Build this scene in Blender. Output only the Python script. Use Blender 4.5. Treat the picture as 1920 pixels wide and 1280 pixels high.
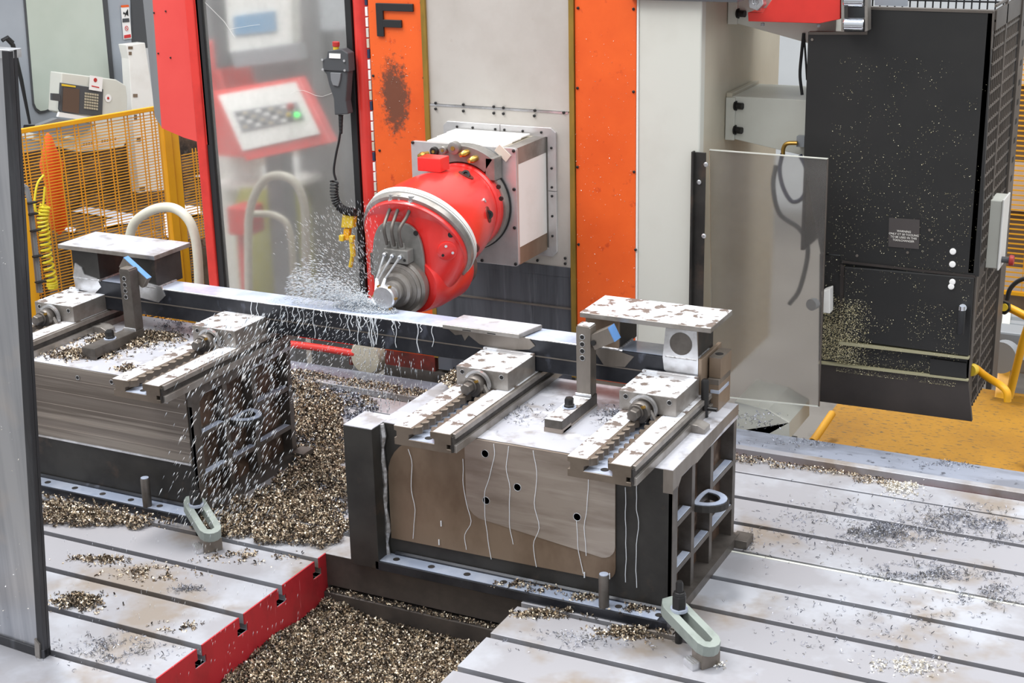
import bpy, math, random
import numpy as np
from math import sin, cos, pi, radians, sqrt, atan2
from mathutils import Vector, Matrix, Quaternion
for o in list(bpy.data.objects): bpy.data.objects.remove(o)
S = bpy.context.scene
COL = S.collection
random.seed(7); RNG = np.random.default_rng(7)

# ------------------------------------------------------------------ camera
F_PX = 2815.5
YAW, PIT, ROL = -0.46800921, 0.31829412, 0.02244419
CAM = np.array([1.352, -3.656, 2.139])
_f = np.array([sin(YAW)*cos(PIT), cos(YAW)*cos(PIT), -sin(PIT)])
_r = np.array([cos(YAW), -sin(YAW), 0.0]); _d = np.cross(_f, _r)
RR = cos(ROL)*_r + sin(ROL)*_d; DD = -sin(ROL)*_r + cos(ROL)*_d
cam_data = bpy.data.cameras.new('camera'); cam = bpy.data.objects.new('camera', cam_data); COL.objects.link(cam)
cam_data.sensor_width = 36; cam_data.lens = F_PX/1920*36; cam_data.clip_start = .05; cam_data.clip_end = 60
mw = Matrix.Identity(4)
for i in range(3):
    mw[i][0] = RR[i]; mw[i][1] = -DD[i]; mw[i][2] = -_f[i]; mw[i][3] = CAM[i]
cam.matrix_world = mw
S.camera = cam

def at(px, py, x=None, y=None, z=None):
    """point of the place that the photograph shows at (px, py) on the given plane"""
    v = RR*((px-960)/F_PX) + DD*((py-640)/F_PX) + _f
    if x is not None: t = (x-CAM[0])/v[0]
    elif y is not None: t = (y-CAM[1])/v[1]
    else: t = (z-CAM[2])/v[2]
    return Vector(CAM + v*t)

# ------------------------------------------------------------------ light
W = bpy.data.worlds.new('hall_light'); S.world = W; W.use_nodes = True
nt = W.node_tree; bg = nt.nodes['Background']
tc = nt.nodes.new('ShaderNodeTexCoord'); sp = nt.nodes.new('ShaderNodeSeparateXYZ'); rp = nt.nodes.new('ShaderNodeValToRGB')
nt.links.new(tc.outputs['Generated'], sp.inputs[0]); 
mr = nt.nodes.new('ShaderNodeMapRange'); mr.inputs['From Min'].default_value = -1; mr.inputs['From Max'].default_value = 1
nt.links.new(sp.outputs['Z'], mr.inputs[0]); nt.links.new(mr.outputs[0], rp.inputs[0])
rp.color_ramp.elements[0].position = .3; rp.color_ramp.elements[0].color = (.32, .31, .30, 1)
rp.color_ramp.elements[1].position = .8; rp.color_ramp.elements[1].color = (.92, .96, 1, 1)
nt.links.new(rp.outputs[0], bg.inputs[0]); bg.inputs[1].default_value = 1.0
def area(name, loc, size, sy, power, target, color=(1, 1, 1)):
    d = bpy.data.lights.new(name, 'AREA'); d.shape = 'RECTANGLE'; d.size = size; d.size_y = sy; d.energy = power; d.color = color
    o = bpy.data.objects.new(name, d); COL.objects.link(o); o.location = loc
    o.rotation_euler = (Vector(target)-Vector(loc)).to_track_quat('-Z', 'Y').to_euler(); return o
sun = bpy.data.lights.new('skylight_sun', 'SUN'); sun.energy = 1.9; sun.angle = radians(9); sun.color = (1, .985, .96)
so = bpy.data.objects.new('skylight_sun', sun); COL.objects.link(so)
so.rotation_euler = (Vector((.22, -.16, -1))).to_track_quat('-Z', 'Y').to_euler()
area('hall_skylight', (-3.5, -1.5, 6.5), 5, 3, 420, (-1, .6, 0))
area('hall_skylight', (2.5, 1.5, 6.5), 4, 5, 260, (-.3, 1, 0))
S.view_settings.view_transform = 'Standard'; S.view_settings.look = 'None'; S.view_settings.gamma = 1
S.view_settings.use_curve_mapping = False; S.view_settings.exposure = 0.05

# ------------------------------------------------------------------ materials
def srgb(h):
    if isinstance(h, str):
        h = h.lstrip('#'); c = [int(h[i:i+2], 16)/255 for i in (0, 2, 4)]
    else: c = list(h)
    return tuple((x/12.92 if x <= .04045 else ((x+.055)/1.055)**2.4) for x in c) + (1,)
M = {}
def mat(name, c, rough=.5, metal=0, c2=None, scale=5, lo=.45, hi=.6, st=(1, 1, 1), bump=0, bscale=60, r2=None,
        c3=None, scale3=20, lo3=.6, hi3=.66, st3=(1, 1, 1), emit=None, trans=0, detail=5, spec=.5, alpha=1, coat=0, tone=0):
    m = bpy.data.materials.new(name); m.use_nodes = True; n = m.node_tree; N = n.nodes; L = n.links
    b = N['Principled BSDF']; b.inputs['Base Color'].default_value = srgb(c); b.inputs['Roughness'].default_value = rough
    b.inputs['Metallic'].default_value = metal; b.inputs['Specular IOR Level'].default_value = spec
    b.inputs['Coat Weight'].default_value = coat; b.inputs['Coat Roughness'].default_value = .15
    co = N.new('ShaderNodeTexCoord')
    def noise(scale, st, lo, hi, detail=detail):
        mp = N.new('ShaderNodeMapping'); mp.inputs['Scale'].default_value = st; L.new(co.outputs['Object'], mp.inputs[0])
        t = N.new('ShaderNodeTexNoise'); t.inputs['Scale'].default_value = scale; t.inputs['Detail'].default_value = detail; t.inputs['Roughness'].default_value = .6
        L.new(mp.outputs[0], t.inputs['Vector'])
        r = N.new('ShaderNodeMapRange'); r.inputs['From Min'].default_value = lo; r.inputs['From Max'].default_value = hi
        L.new(t.outputs['Fac'], r.inputs[0]); return r.outputs[0]
    cur = None
    def mix(fac, a, bcol):
        x = N.new('ShaderNodeMix'); x.data_type = 'RGBA'; L.new(fac, x.inputs[0])
        if a is None: x.inputs[6].default_value = srgb(c)
        else: L.new(a, x.inputs[6])
        x.inputs[7].default_value = srgb(bcol); return x.outputs[2]
    if c2 is not None:
        f2 = noise(scale, st, lo, hi); cur = mix(f2, cur, c2)
        if r2 is not None:
            r = N.new('ShaderNodeMapRange'); r.inputs['To Min'].default_value = rough; r.inputs['To Max'].default_value = r2
            L.new(f2, r.inputs[0]); L.new(r.outputs[0], b.inputs['Roughness'])
    if c3 is not None:
        cur = mix(noise(scale3, st3, lo3, hi3), cur, c3)
    if cur is not None: L.new(cur, b.inputs['Base Color'])
    if bump:
        mp = N.new('ShaderNodeMapping'); mp.inputs['Scale'].default_value = st; L.new(co.outputs['Object'], mp.inputs[0])
        t = N.new('ShaderNodeTexNoise'); t.inputs['Scale'].default_value = bscale; t.inputs['Detail'].default_value = 3; L.new(mp.outputs[0], t.inputs['Vector'])
        bp = N.new('ShaderNodeBump'); bp.inputs['Strength'].default_value = bump; bp.inputs['Distance'].default_value = .002
        L.new(t.outputs['Fac'], bp.inputs['Height']); L.new(bp.outputs[0], b.inputs['Normal'])
    if trans: b.inputs['Transmission Weight'].default_value = trans
    if alpha < 1: b.inputs['Alpha'].default_value = alpha
    if emit: b.inputs['Emission Color'].default_value = srgb(c); b.inputs['Emission Strength'].default_value = emit
    M[name] = m; return m

mat('table_top', '#a3a2a7', .4, .25, c2='#938980', scale=2.2, lo=.5, hi=.6, r2=.5, c3='#b3b5bc', scale3=3, lo3=.5, hi3=.62, bump=.05)
mat('table_far', '#9da3b2', .35, .25, c2='#80848f', scale=6, lo=.45, hi=.6, st=(.5, 1.5, 1), c3='#5f626b', scale3=26, lo3=.62, hi3=.68)
mat('table_side', '#57504b', .5, .3, c2='#3b3735', scale=6, lo=.4, hi=.7)
mat('slot_dark', '#2e2b29', .6, .1, c2='#4a4440', scale=30, lo=.4, hi=.7)
mat('red_end', '#b92a33', .45, 0, c2='#8a262a', scale=7, lo=.5, hi=.75, st=(1, 1, .6), c3='#d96a70', scale3=14, lo3=.66, hi3=.72, st3=(6, 6, .4))
mat('steel_top', '#dcdee3', .35, .1, c2='#6e625b', scale=22, lo=.53, hi=.57, r2=.45, c3='#b9b6b6', scale3=9, lo3=.55, hi3=.6, bump=.03)
mat('steel_block_top', '#b5b6be', .35, .15, c2='#9c9899', scale=10, lo=.5, hi=.62, c3='#cccdd4', scale3=8, lo3=.5, hi3=.6)
mat('steel_side', '#8f877f', .38, .6, c2='#70685f', scale=9, lo=.4, hi=.7, st=(1, 1, .3))
mat('steel_dull', '#6f6964', .45, .6, c2='#55504b', scale=14, lo=.4, hi=.7)
mat('steel_brown', '#8f7d6b', .42, .35, c2='#6d5a49', scale=4, lo=.42, hi=.68, bump=.03, bscale=90, st=(1, 1, .6))
mat('machined_light', '#a59a90', .34, .45, c2='#8e8278', scale=7, lo=.45, hi=.65, st=(.4, 1, 2.2), c3='#b5aba2', scale3=5, lo3=.52, hi3=.66, st3=(.3, 1, 4))
mat('machined_bands', '#7e756d', .36, .45, c2='#655c54', scale=2.4, lo=.4, hi=.62, st=(.25, 1, 7), c3='#938a80', scale3=2.6, lo3=.5, hi3=.6, st3=(.2, 1, 9))
mat('rail_steel', '#7c7064', .42, .45, c2='#665b50', scale=7, lo=.4, hi=.65)
mat('mill_scale', '#3b3936', .5, .25, c2='#2a2826', scale=6, lo=.4, hi=.65, c3='#54463c', scale3=7, lo3=.58, hi3=.75, bump=.03)
mat('mill_scale_wet', '#34353a', .3, .25, c2='#22242a', scale=9, lo=.4, hi=.65, c3='#5b5f6b', scale3=12, lo3=.6, hi3=.72, st3=(1, 1, .5))
mat('rust_panel', '#6d5647', .5, .3, c2='#3a302a', scale=9, lo=.42, hi=.62, c3='#8d7c6d', scale3=16, lo3=.55, hi3=.7)
mat('weld', '#c9c9cc', .4, .5, c2='#8b8886', scale=60, lo=.4, hi=.6, bump=.3, bscale=120)
mat('bright_steel', '#d9dadd', .25, .75, c2='#b9b8b8', scale=12, lo=.4, hi=.6)
mat('ground_steel', '#a39e99', .36, .55, c2='#857e77', scale=10, lo=.4, hi=.65)
mat('black_bolt', '#2c2b2b', .35, .4)
mat('hole_black', '#1a1817', .6)
mat('chrome', '#dfe3ea', .12, 1)
mat('coolant_film', '#b9c0cf', .15, 0, c2='#9fa9bd', scale=8, lo=.4, hi=.6, spec=.8)
mat('coolant_drop', '#f2f6fb', .15, 0, spec=.8)
mat('clamp_grey', '#8e9690', .45, 0, c2='#7b837d', scale=14, lo=.5, hi=.7, bump=.03)
mat('head_red', '#e8302c', .28, 0, c2='#d42724', scale=5, lo=.45, hi=.7, coat=.5, bump=.02, bscale=40)
mat('frame_red', '#e23b33', .3, 0, c2='#c8302b', scale=4, lo=.5, hi=.7, coat=.3)
mat('panel_red', '#ee5650', .45, 0, c2='#e34a45', scale=1.5, lo=.4, hi=.7)
mat('cover_red', '#d8352c', .4, 0, c2='#c22d26', scale=4, lo=.4, hi=.7)
mat('red_paint_dark', '#77281f', .5, 0, c2='#4d211b', scale=12, lo=.4, hi=.65)
mat('orange', '#ef6423', .45, 0, c2='#dd5419', scale=3, lo=.4, hi=.75, c3='#c9461a', scale3=22, lo3=.62, hi3=.72, bump=.04, bscale=120)
mat('stain', '#6b3a2a', .6, 0, c2='#4a2c24', scale=30, lo=.4, hi=.6, c3='#e0601f', scale3=48, lo3=.52, hi3=.56)
mat('brass_edge', '#9d7c33', .45, .3, c2='#7b6a2e', scale=20, lo=.4, hi=.7, st=(1, 1, .3))
mat('cover_plate', '#c9c4bd', .42, .2, c2='#bcb6ae', scale=3, lo=.4, hi=.65, c3='#a38f80', scale3=9, lo3=.66, hi3=.8)
mat('cover_plate_low', '#6e7178', .42, .45, c2='#4b4d52', scale=5, lo=.42, hi=.66, st=(2.4, 1, .18), c3='#8d9097', scale3=7, lo3=.6, hi3=.75, st3=(3, 1, .2))  # darker and streaked: shade, table reflections and dirt put into the colour
mat('flange_steel', '#d3d2d2', .32, .5, c2='#bdbbbb', scale=6, lo=.4, hi=.65, c3='#c9b9b9', scale3=3, lo3=.55, hi3=.7)
mat('cream', '#d3d4cb', .4, 0, c2='#c9c8be', scale=2, lo=.45, hi=.7, bump=.01)
mat('cream_warm', '#c9c2b0', .45, 0, c2='#bab29f', scale=2, lo=.4, hi=.7)
mat('white_paint', '#efeeea', .35, 0, c2='#e2dfd9', scale=3, lo=.5, hi=.7)
mat('black_cab', '#1c1c1c', .5, 0, c2='#272625', scale=2, lo=.4, hi=.7, bump=.05, bscale=200)
mat('black_low', '#35302e', .4, .15, c2='#463f3b', scale=3, lo=.4, hi=.7)
mat('cage_steel', '#6b645e', .42, .4, c2='#575049', scale=4, lo=.4, hi=.7)
mat('black_rubber', '#232426', .5)
mat('dark_frame', '#3f3f42', .4, .5, c2='#57585c', scale=10, lo=.5, hi=.7, st=(2, 2, .2), bump=.05)
mat('brushed_panel', '#bfc0c4', .3, .7, c2='#a3a5ab', scale=3, lo=.4, hi=.65, st=(6, 6, .3), c3='#d6c9bd', scale3=1.2, lo3=.5, hi3=.65)
mat('brass', '#c39c52', .3, .9)
mat('grey_iron', '#8e8c88', .4, .4, c2='#7c7a76', scale=20, lo=.4, hi=.7, bump=.06, bscale=150)
mat('yellow', '#f2b01e', .45, 0, c2='#e39f17', scale=3, lo=.4, hi=.7)
mat('yellow_plate', '#ad7b16', .6, .0, c2='#9b6c12', scale=2.5, lo=.4, hi=.65, c3='#6e552c', scale3=52, lo3=.57, hi3=.62, st3=(.5, 1.4, 1), bump=.25, bscale=45)
mat('yellow_wire', '#e8a325', .5)
mat('yellow_plastic', '#e9d838', .4)
mat('pipe_cream', '#dcdacb', .35, 0, c2='#cfccbb', scale=7, lo=.4, hi=.7)
mat('machine_grey', '#a7aeb6', .4, 0, c2='#9aa1aa', scale=2, lo=.4, hi=.7)
mat('window_glass', '#c3ccc2', .25, 0, c2='#b3beb2', scale=1, lo=.4, hi=.7)
mat('dark_grey', '#4b4d50', .5)
mat('mid_grey', '#7d7f82', .5)
mat('screen_brown', '#5f4c40', .3)
mat('key', '#b3ab95', .5)
mat('label_white', '#f1f0ee', .5)
mat('screen_blue', '#6f9dc0', .3)
mat('hmi_white', '#e9ebe6', .4)
mat('hmi_grey', '#8f9397', .5)
mat('green_lamp', '#3cf06a', .4, emit=2.0)
mat('red_button', '#b7322e', .4)
mat('yellow_button', '#e4c13a', .4)
mat('green_paint', '#12803a', .4)
mat('orange_cloth', '#f2602c', .8, 0, c2='#d24e20', scale=6, lo=.4, hi=.7, st=(3, 3, .4))
mat('olive', '#9d9c3e', .7)
mat('blue_cut', '#6f9fdc', .2, .3)
mat('navy_cable', '#27304d', .5)
mat('floor_concrete', '#7b7670', .6, 0, c2='#655f59', scale=1.5, lo=.4, hi=.7, c3='#5f5a55', scale3=4, lo3=.55, hi3=.75)
mat('hall_wall', '#d9dde0', .6, 0, c2='#ced2d6', scale=1, lo=.4, hi=.7)
mat('beige_wall', '#e3d3c4', .6, 0, c2='#d6c5b5', scale=1, lo=.4, hi=.7)
mat('paper_blue', '#dfe5f3', .5)
mat('text_white', '#e8e4dc', .5)
mat('text_red', '#d13a3a', .5)
mat('purple', '#7a4f88', .5)
mat('slot_grey', '#5d5f63', .5, .3)

def glass(name, col, rough, gloss=.12, haze=.35, hazecol='#b9b6b0'):
    m = bpy.data.materials.new(name); m.use_nodes = True; n = m.node_tree; N = n.nodes; L = n.links
    b = N['Principled BSDF']; b.inputs['Base Color'].default_value = srgb(col); b.inputs['Roughness'].default_value = rough
    b.inputs['Transmission Weight'].default_value = 1; b.inputs['IOR'].default_value = 1.3
    d = N.new('ShaderNodeBsdfDiffuse'); d.inputs[0].default_value = srgb(hazecol)
    mx = N.new('ShaderNodeMixShader')
    co = N.new('ShaderNodeTexCoord'); t = N.new('ShaderNodeTexNoise'); t.inputs['Scale'].default_value = 2.5; t.inputs['Detail'].default_value = 8; t.inputs['Roughness'].default_value = .7
    L.new(co.outputs['Object'], t.inputs['Vector']); r = N.new('ShaderNodeMapRange')
    r.inputs['From Min'].default_value = .35; r.inputs['From Max'].default_value = .7; r.inputs['To Min'].default_value = haze*.6; r.inputs['To Max'].default_value = haze*1.4
    L.new(t.outputs['Fac'], r.inputs[0]); L.new(r.outputs[0], mx.inputs[0])
    L.new(b.outputs[0], mx.inputs[1]); L.new(d.outputs[0], mx.inputs[2]); L.new(mx.outputs[0], N['Material Output'].inputs[0]); M[name] = m
glass('polycarbonate', '#fafafa', .13, haze=.2, hazecol='#c2c1bd')
glass('guard_sheet', '#e9e7e4', .13, haze=.13, hazecol='#a7a39f')

def chip_mat(name, cols, metal=.55, rough=.3):
    m = bpy.data.materials.new(name); m.use_nodes = True; N = m.node_tree.nodes; L = m.node_tree.links; b = N['Principled BSDF']
    g = N.new('ShaderNodeNewGeometry'); r = N.new('ShaderNodeValToRGB'); L.new(g.outputs['Random Per Island'], r.inputs[0])
    els = r.color_ramp.elements
    while len(els) < len(cols): els.new(.5)
    for i, c in enumerate(cols): els[i].position = i/len(cols); els[i].color = srgb(c)
    r.color_ramp.interpolation = 'CONSTANT'
    L.new(r.outputs[0], b.inputs['Base Color']); b.inputs['Metallic'].default_value = metal; b.inputs['Roughness'].default_value = rough; M[name] = m
chip_mat('chips', ['#5f5144', '#f6e7cf', '#8d7b68', '#433a33', '#cdb99e', '#6d6259', '#fff3dd', '#39342f', '#a99680'])
chip_mat('chips_blue', ['#5a5c66', '#c9cfdf', '#3f4048', '#8d91a3', '#e7ebf5', '#6c6a6a'])
chip_mat('dust', ['#f3e9bd', '#c7bc90', '#a39e80', '#fbf2d0'], 0, .5)
chip_mat('drops', ['#f7fafd', '#eef3f8', '#ffffff', '#e2e9f0'], 0, .4)
chip_mat('silver_chips', ['#f5efe2', '#cfc9bd', '#ffffff'])

# ------------------------------------------------------------------ mesh helpers
class MB:
    def __init__(s): s.v = []; s.f = []
    def add(s, v, f):
        n = len(s.v); s.v += [Vector(p) for p in v]; s.f += [tuple(i+n for i in q) for q in f]; return s
    def box(s, x0, y0, z0, x1, y1, z1):
        v = [(x, y, z) for z in (z0, z1) for y in (y0, y1) for x in (x0, x1)]
        return s.add(v, [(0, 2, 3, 1), (4, 5, 7, 6), (0, 1, 5, 4), (2, 6, 7, 3), (0, 4, 6, 2), (1, 3, 7, 5)])
    def obox(s, c, size, R=None):
        c = Vector(c); R = R or Matrix.Identity(3); h = [q/2 for q in size]
        v = [c + R @ Vector((x*h[0], y*h[1], z*h[2])) for z in (-1, 1) for y in (-1, 1) for x in (-1, 1)]
        return s.add(v, [(0, 2, 3, 1), (4, 5, 7, 6), (0, 1, 5, 4), (2, 6, 7, 3), (0, 4, 6, 2), (1, 3, 7, 5)])
    def prism(s, poly, d):
        n = len(poly); d = Vector(d); v = [Vector(p) for p in poly]; v += [p+d for p in v]
        return s.add(v, [tuple(range(n))[::-1], tuple(range(n, 2*n))] + [(i, (i+1) % n, n+(i+1) % n, n+i) for i in range(n)])
    def loft(s, loops, closed=True, cap=True):
        n = len(loops[0]); v = [Vector(p) for l in loops for p in l]; f = []
        for k in range(len(loops)-1):
            for i in range(n if closed else n-1):
                j = (i+1) % n; f.append((k*n+i, k*n+j, (k+1)*n+j, (k+1)*n+i))
        if cap: f.append(tuple(range(n))[::-1]); f.append(tuple(range((len(loops)-1)*n, len(loops)*n)))
        return s.add(v, f)
    def cyl(s, p0, p1, r0, r1=None, n=16, cap=True):
        r1 = r0 if r1 is None else r1; return s.lathe([(r0, 0), (r1, (Vector(p1)-Vector(p0)).length)], p0, Vector(p1)-Vector(p0), n, cap)
    def lathe(s, prof, o, axis, n=24, cap=True, a0=0, a1=2*pi):
        axis = Vector(axis).normalized(); u = axis.orthogonal().normalized(); w = axis.cross(u); o = Vector(o)
        full = abs(a1-a0-2*pi) < 1e-6
        ang = [a0+(a1-a0)*i/(n if full else n-1) for i in range(n)]
        loops = [[o+axis*h+(u*cos(t)+w*sin(t))*r for t in ang] for r, h in prof]
        return s.loft(loops, full, cap)
    def tube(s, pts, r, n=8, cap=True):
        pts = [Vector(p) for p in pts]; loops = []; u = None
        for i, p in enumerate(pts):
            t = (pts[min(i+1, len(pts)-1)]-pts[max(i-1, 0)]).normalized()
            u = t.orthogonal().normalized() if u is None else (u-t*u.dot(t)).normalized()
            w = t.cross(u); rr = r[i] if isinstance(r, (list, tuple)) else r
            loops.append([p+(u*cos(2*pi*k/n)+w*sin(2*pi*k/n))*rr for k in range(n)])
        return s.loft(loops, True, cap)
def smooth_path(pts, n=8):
    pts = [Vector(p) for p in pts]; out = []
    P_ = [pts[0]*2-pts[1]] + pts + [pts[-1]*2-pts[-2]]
    for i in range(1, len(P_)-2):
        a, b, c, d = P_[i-1:i+3]
        for k in range(n):
            t = k/n; out.append(.5*((2*b)+(c-a)*t+(2*a-5*b+4*c-d)*t*t+(3*b-a-3*c+d)*t**3))
    out.append(pts[-1]); return out
def arc(cx, cz, r, a0, a1, n=6): return [(cx+r*cos(radians(a0+(a1-a0)*i/n)), cz+r*sin(radians(a0+(a1-a0)*i/n))) for i in range(n+1)]
def rrect(x0, z0, x1, z1, r, n=5):
    return arc(x0+r, z0+r, r, 180, 270, n)+arc(x1-r, z0+r, r, 270, 360, n)+arc(x1-r, z1-r, r, 0, 90, n)+arc(x0+r, z1-r, r, 90, 180, n)

def root_loc(o):
    while o.parent: o = o.parent
    return Vector(o.location)
def P(name, mb, m, parent=None, bevel=0, smooth=False, label=None, kind=None):
    me = bpy.data.meshes.new(name); off = root_loc(parent) if parent else Vector((0, 0, 0))
    me.from_pydata([tuple(p-off) for p in mb.v], [], mb.f); me.validate(); me.update()
    import bmesh as _b
    bm = _b.new(); bm.from_mesh(me); _b.ops.recalc_face_normals(bm, faces=bm.faces[:]); bm.to_mesh(me); bm.free()
    me.materials.append(M[m] if isinstance(m, str) else m)
    o = bpy.data.objects.new(name, me); COL.objects.link(o)
    if parent: o.parent = parent
    if bevel:
        b = o.modifiers.new('bevel', 'BEVEL'); b.width = bevel; b.segments = 1 if bevel < .0015 else 2; b.limit_method = 'ANGLE'; b.angle_limit = radians(40)
    if smooth:
        for p in me.polygons: p.use_smooth = True
        if smooth != 'all':
            me.set_sharp_from_angle(angle=radians(35))
    if label: o['label'] = label
    if kind: o['kind'] = kind
    return o
def tag(o, label, cat, group=None, kind=None):
    o['label'] = label; o['category'] = cat
    if group: o['group'] = group
    if kind: o['kind'] = kind
    return o
def thing(name, label, cat, loc, group=None):
    o = bpy.data.objects.new(name, None); COL.objects.link(o); o.location = loc; o.empty_display_size = .1
    return tag(o, label, cat, group)
def top(name, mb, m, label, cat, group=None, kind=None, bevel=0, smooth=False):
    c = sum(mb.v, Vector())/len(mb.v); c.z = min(p.z for p in mb.v)
    mb.v = [p-c for p in mb.v]; o = P(name, mb, m, None, bevel, smooth); o.location = c
    return tag(o, label, cat, group, kind)
def struct(name, mb, m):
    o = P(name, mb, m); o['kind'] = 'structure'; return o
def copy_tree(o, parent=None):
    c = o.copy(); COL.objects.link(c); c.parent = parent
    for ch in [x for x in bpy.data.objects if x.parent == o]: copy_tree(ch, c)
    return c
def text(name, s, loc, size, m, parent, ux=(1, 0, 0), uy=(0, 0, 1), thick=.0004, label=None, align='CENTER', bold=0):
    cu = bpy.data.curves.new(name, 'FONT'); cu.body = s; cu.size = size; cu.align_x = align; cu.align_y = 'CENTER'; cu.extrude = thick; cu.offset = bold
    t = bpy.data.objects.new(name, cu); COL.objects.link(t); bpy.context.view_layer.update()
    me = bpy.data.meshes.new_from_object(t.evaluated_get(bpy.context.evaluated_depsgraph_get()))
    bpy.data.objects.remove(t); off = root_loc(parent)
    ux = Vector(ux).normalized(); uy = Vector(uy).normalized(); uz = ux.cross(uy); loc = Vector(loc)
    for v in me.vertices: v.co = loc+ux*v.co.x+uy*v.co.y+uz*v.co.z-off
    me.materials.clear(); me.materials.append(M[m]); o = bpy.data.objects.new(name, me); COL.objects.link(o); o.parent = parent
    if label: o['label'] = label
    return o
def hexbolt(mb, p, axis, r, h):
    return mb.lathe([(r, 0), (r, h*.85), (r*.85, h)], p, axis, 6)

# fast builder for thousands of small loose pieces (numpy)
def noise2(x, y, seed=0, cell=.1):
    r = np.random.default_rng(seed); G = r.random((256, 256)); x = x/cell; y = y/cell
    xi = np.floor(x).astype(int); yi = np.floor(y).astype(int); fx = x-xi; fy = y-yi; fx = fx*fx*(3-2*fx); fy = fy*fy*(3-2*fy)
    g = lambda a, b: G[a % 256, b % 256]
    return (g(xi, yi)*(1-fx)+g(xi+1, yi)*fx)*(1-fy)+(g(xi, yi+1)*(1-fx)+g(xi+1, yi+1)*fx)*fy
def drops_mat():
    m = M['drops']; N = m.node_tree.nodes; L = m.node_tree.links; b = N['Principled BSDF']; src = b.inputs['Base Color'].links[0].from_socket
    t = N.new('ShaderNodeBsdfTranslucent'); L.new(src, t.inputs[0]); x = N.new('ShaderNodeMixShader'); x.inputs[0].default_value = .5
    L.new(b.outputs[0], x.inputs[1]); L.new(t.outputs[0], x.inputs[2]); L.new(x.outputs[0], N['Material Output'].inputs[0])
drops_mat()
def rand_rot(n, tilt=None):
    if tilt is None:
        q = RNG.normal(size=(n, 4))
    else:
        a = RNG.uniform(0, 2*pi, n); b = RNG.normal(0, tilt, n); c = RNG.normal(0, tilt, n)
        q = np.stack([np.cos(a/2), b*.5, c*.5, np.sin(a/2)], 1)
    q /= np.linalg.norm(q, axis=1, keepdims=True); w, x, y, z = q.T
    return np.stack([1-2*(y*y+z*z), 2*(x*y-z*w), 2*(x*z+y*w), 2*(x*y+z*w), 1-2*(x*x+z*z), 2*(y*z-x*w), 2*(x*z-y*w), 2*(y*z+x*w), 1-2*(x*x+y*y)], 1).reshape(n, 3, 3)
def curl(turn=1.2, width=.45, seg=4):
    """a curled ribbon of swarf: unit length along an arc"""
    v = []; 
    for i in range(seg+1):
        t = (i/seg-.5)*turn*pi; r = .5
        for s_ in (-.5, .5): v.append((r*sin(t), s_*width*(1-.5*abs(i/seg-.5)), r*(1-cos(t))+.12*i/seg))
    f = [(2*i, 2*i+1, 2*i+3, 2*i+2) for i in range(seg)]
    return np.array(v), np.array(f)
def scatter(name, pos, size, m, parent=None, tmpl=None, rot=None, loc=(0, 0, 0)):
    tv, tf = tmpl if tmpl is not None else curl(); n = len(pos); k = len(tv)
    R = rand_rot(n) if rot is None else rot
    v = np.einsum('nij,kj->nki', R, tv)*np.asarray(size).reshape(-1, 1, 1) + np.asarray(pos)[:, None, :] - np.array(loc)
    f = (tf[None]+(np.arange(n)*k)[:, None, None]).reshape(-1, tf.shape[1])
    me = bpy.data.meshes.new(name); me.vertices.add(n*k); me.vertices.foreach_set('co', v.reshape(-1).astype(np.float32))
    nf = len(f); q = f.shape[1]; me.loops.add(nf*q); me.loops.foreach_set('vertex_index', f.reshape(-1).astype(np.int32))
    me.polygons.add(nf); me.polygons.foreach_set('loop_start', np.arange(0, nf*q, q, dtype=np.int32)); me.polygons.foreach_set('loop_total', np.full(nf, q, dtype=np.int32))
    me.update(calc_edges=True); me.validate(); me.materials.append(M[m]); o = bpy.data.objects.new(name, me); COL.objects.link(o); o.location = loc
    if parent: o.parent = parent; o.location = (0, 0, 0)
    return o
from mathutils.bvhtree import BVHTree
def surf_hit(o, px, py):
    off = root_loc(o); t = BVHTree.FromPolygons([v.co+off for v in o.data.vertices], [tuple(p.vertices) for p in o.data.polygons])
    c = Vector(CAM); d = (at(px, py, y=5)-c).normalized(); h, n, i, k = t.ray_cast(c, d)
    if h is None: return at(px, py, y=1), Vector((0, -1, 0))
    return h, (n if n.dot(d) < 0 else -n)
def inpoly(x, y, poly):
    c = np.zeros(len(x), bool); n = len(poly); j = n-1
    for i in range(n):
        xi, yi = poly[i][:2]; xj, yj = poly[j][:2]
        hit = ((yi > y) != (yj > y)) & (x < (xj-xi)*(y-yi)/(yj-yi+1e-12)+xi); c ^= hit; j = i
    return c

# ================================================================== the setting
struct('floor', MB().box(-9, -3, -1.0, 6, 9, -.9), 'floor_concrete')
struct('wall_back', MB().box(-9, 8.8, -.9, 6, 9, 5), 'hall_wall')

# ================================================================== slotted table
SL = [.1113+.1998*k for k in range(-7, 6)]          # centre lines of the T-slots
table = thing('slotted_machine_table', 'long grey cast iron machine table with T-slots and red painted end faces', 'machine table', (-.8, .3, -.9))
def slab(y0, y1, x0, x1, cut0=True, cut1=True, depth=.157, ends=()):
    g, u = .0125, .013
    a = [(y0+(g if cut0 else 0), 0)]; b = [(y1-(g if cut1 else 0), 0)]
    if cut0: a = [(y0+g, 0), (y0+g, -.035), (y0+g+u, -.035), (y0+g+u, -.06), (y0, -.06), (y0, -depth)]
    else: a += [(y0, -depth)]
    if cut1: b = [(y1-g, 0), (y1-g, -.035), (y1-g-u, -.035), (y1-g-u, -.06), (y1, -.06), (y1, -depth)]
    else: b += [(y1, -depth)]
    poly = a[::-1] + b if False else a[::-1]+b
    # counter-clockwise outline: bottom-left up the near side, across the top, down the far side
    o = P('slab', MB().prism([(x0, y, z) for y, z in poly], (x1-x0, 0, 0)), 'table_top', table, bevel=.001)
    for xe, sgn in ends:
        P('slab_end', MB().prism([(xe, y, z) for y, z in poly], (.004*sgn, 0, 0)), 'red_end', o, label='red painted end face of a slab')
    return o
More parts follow.
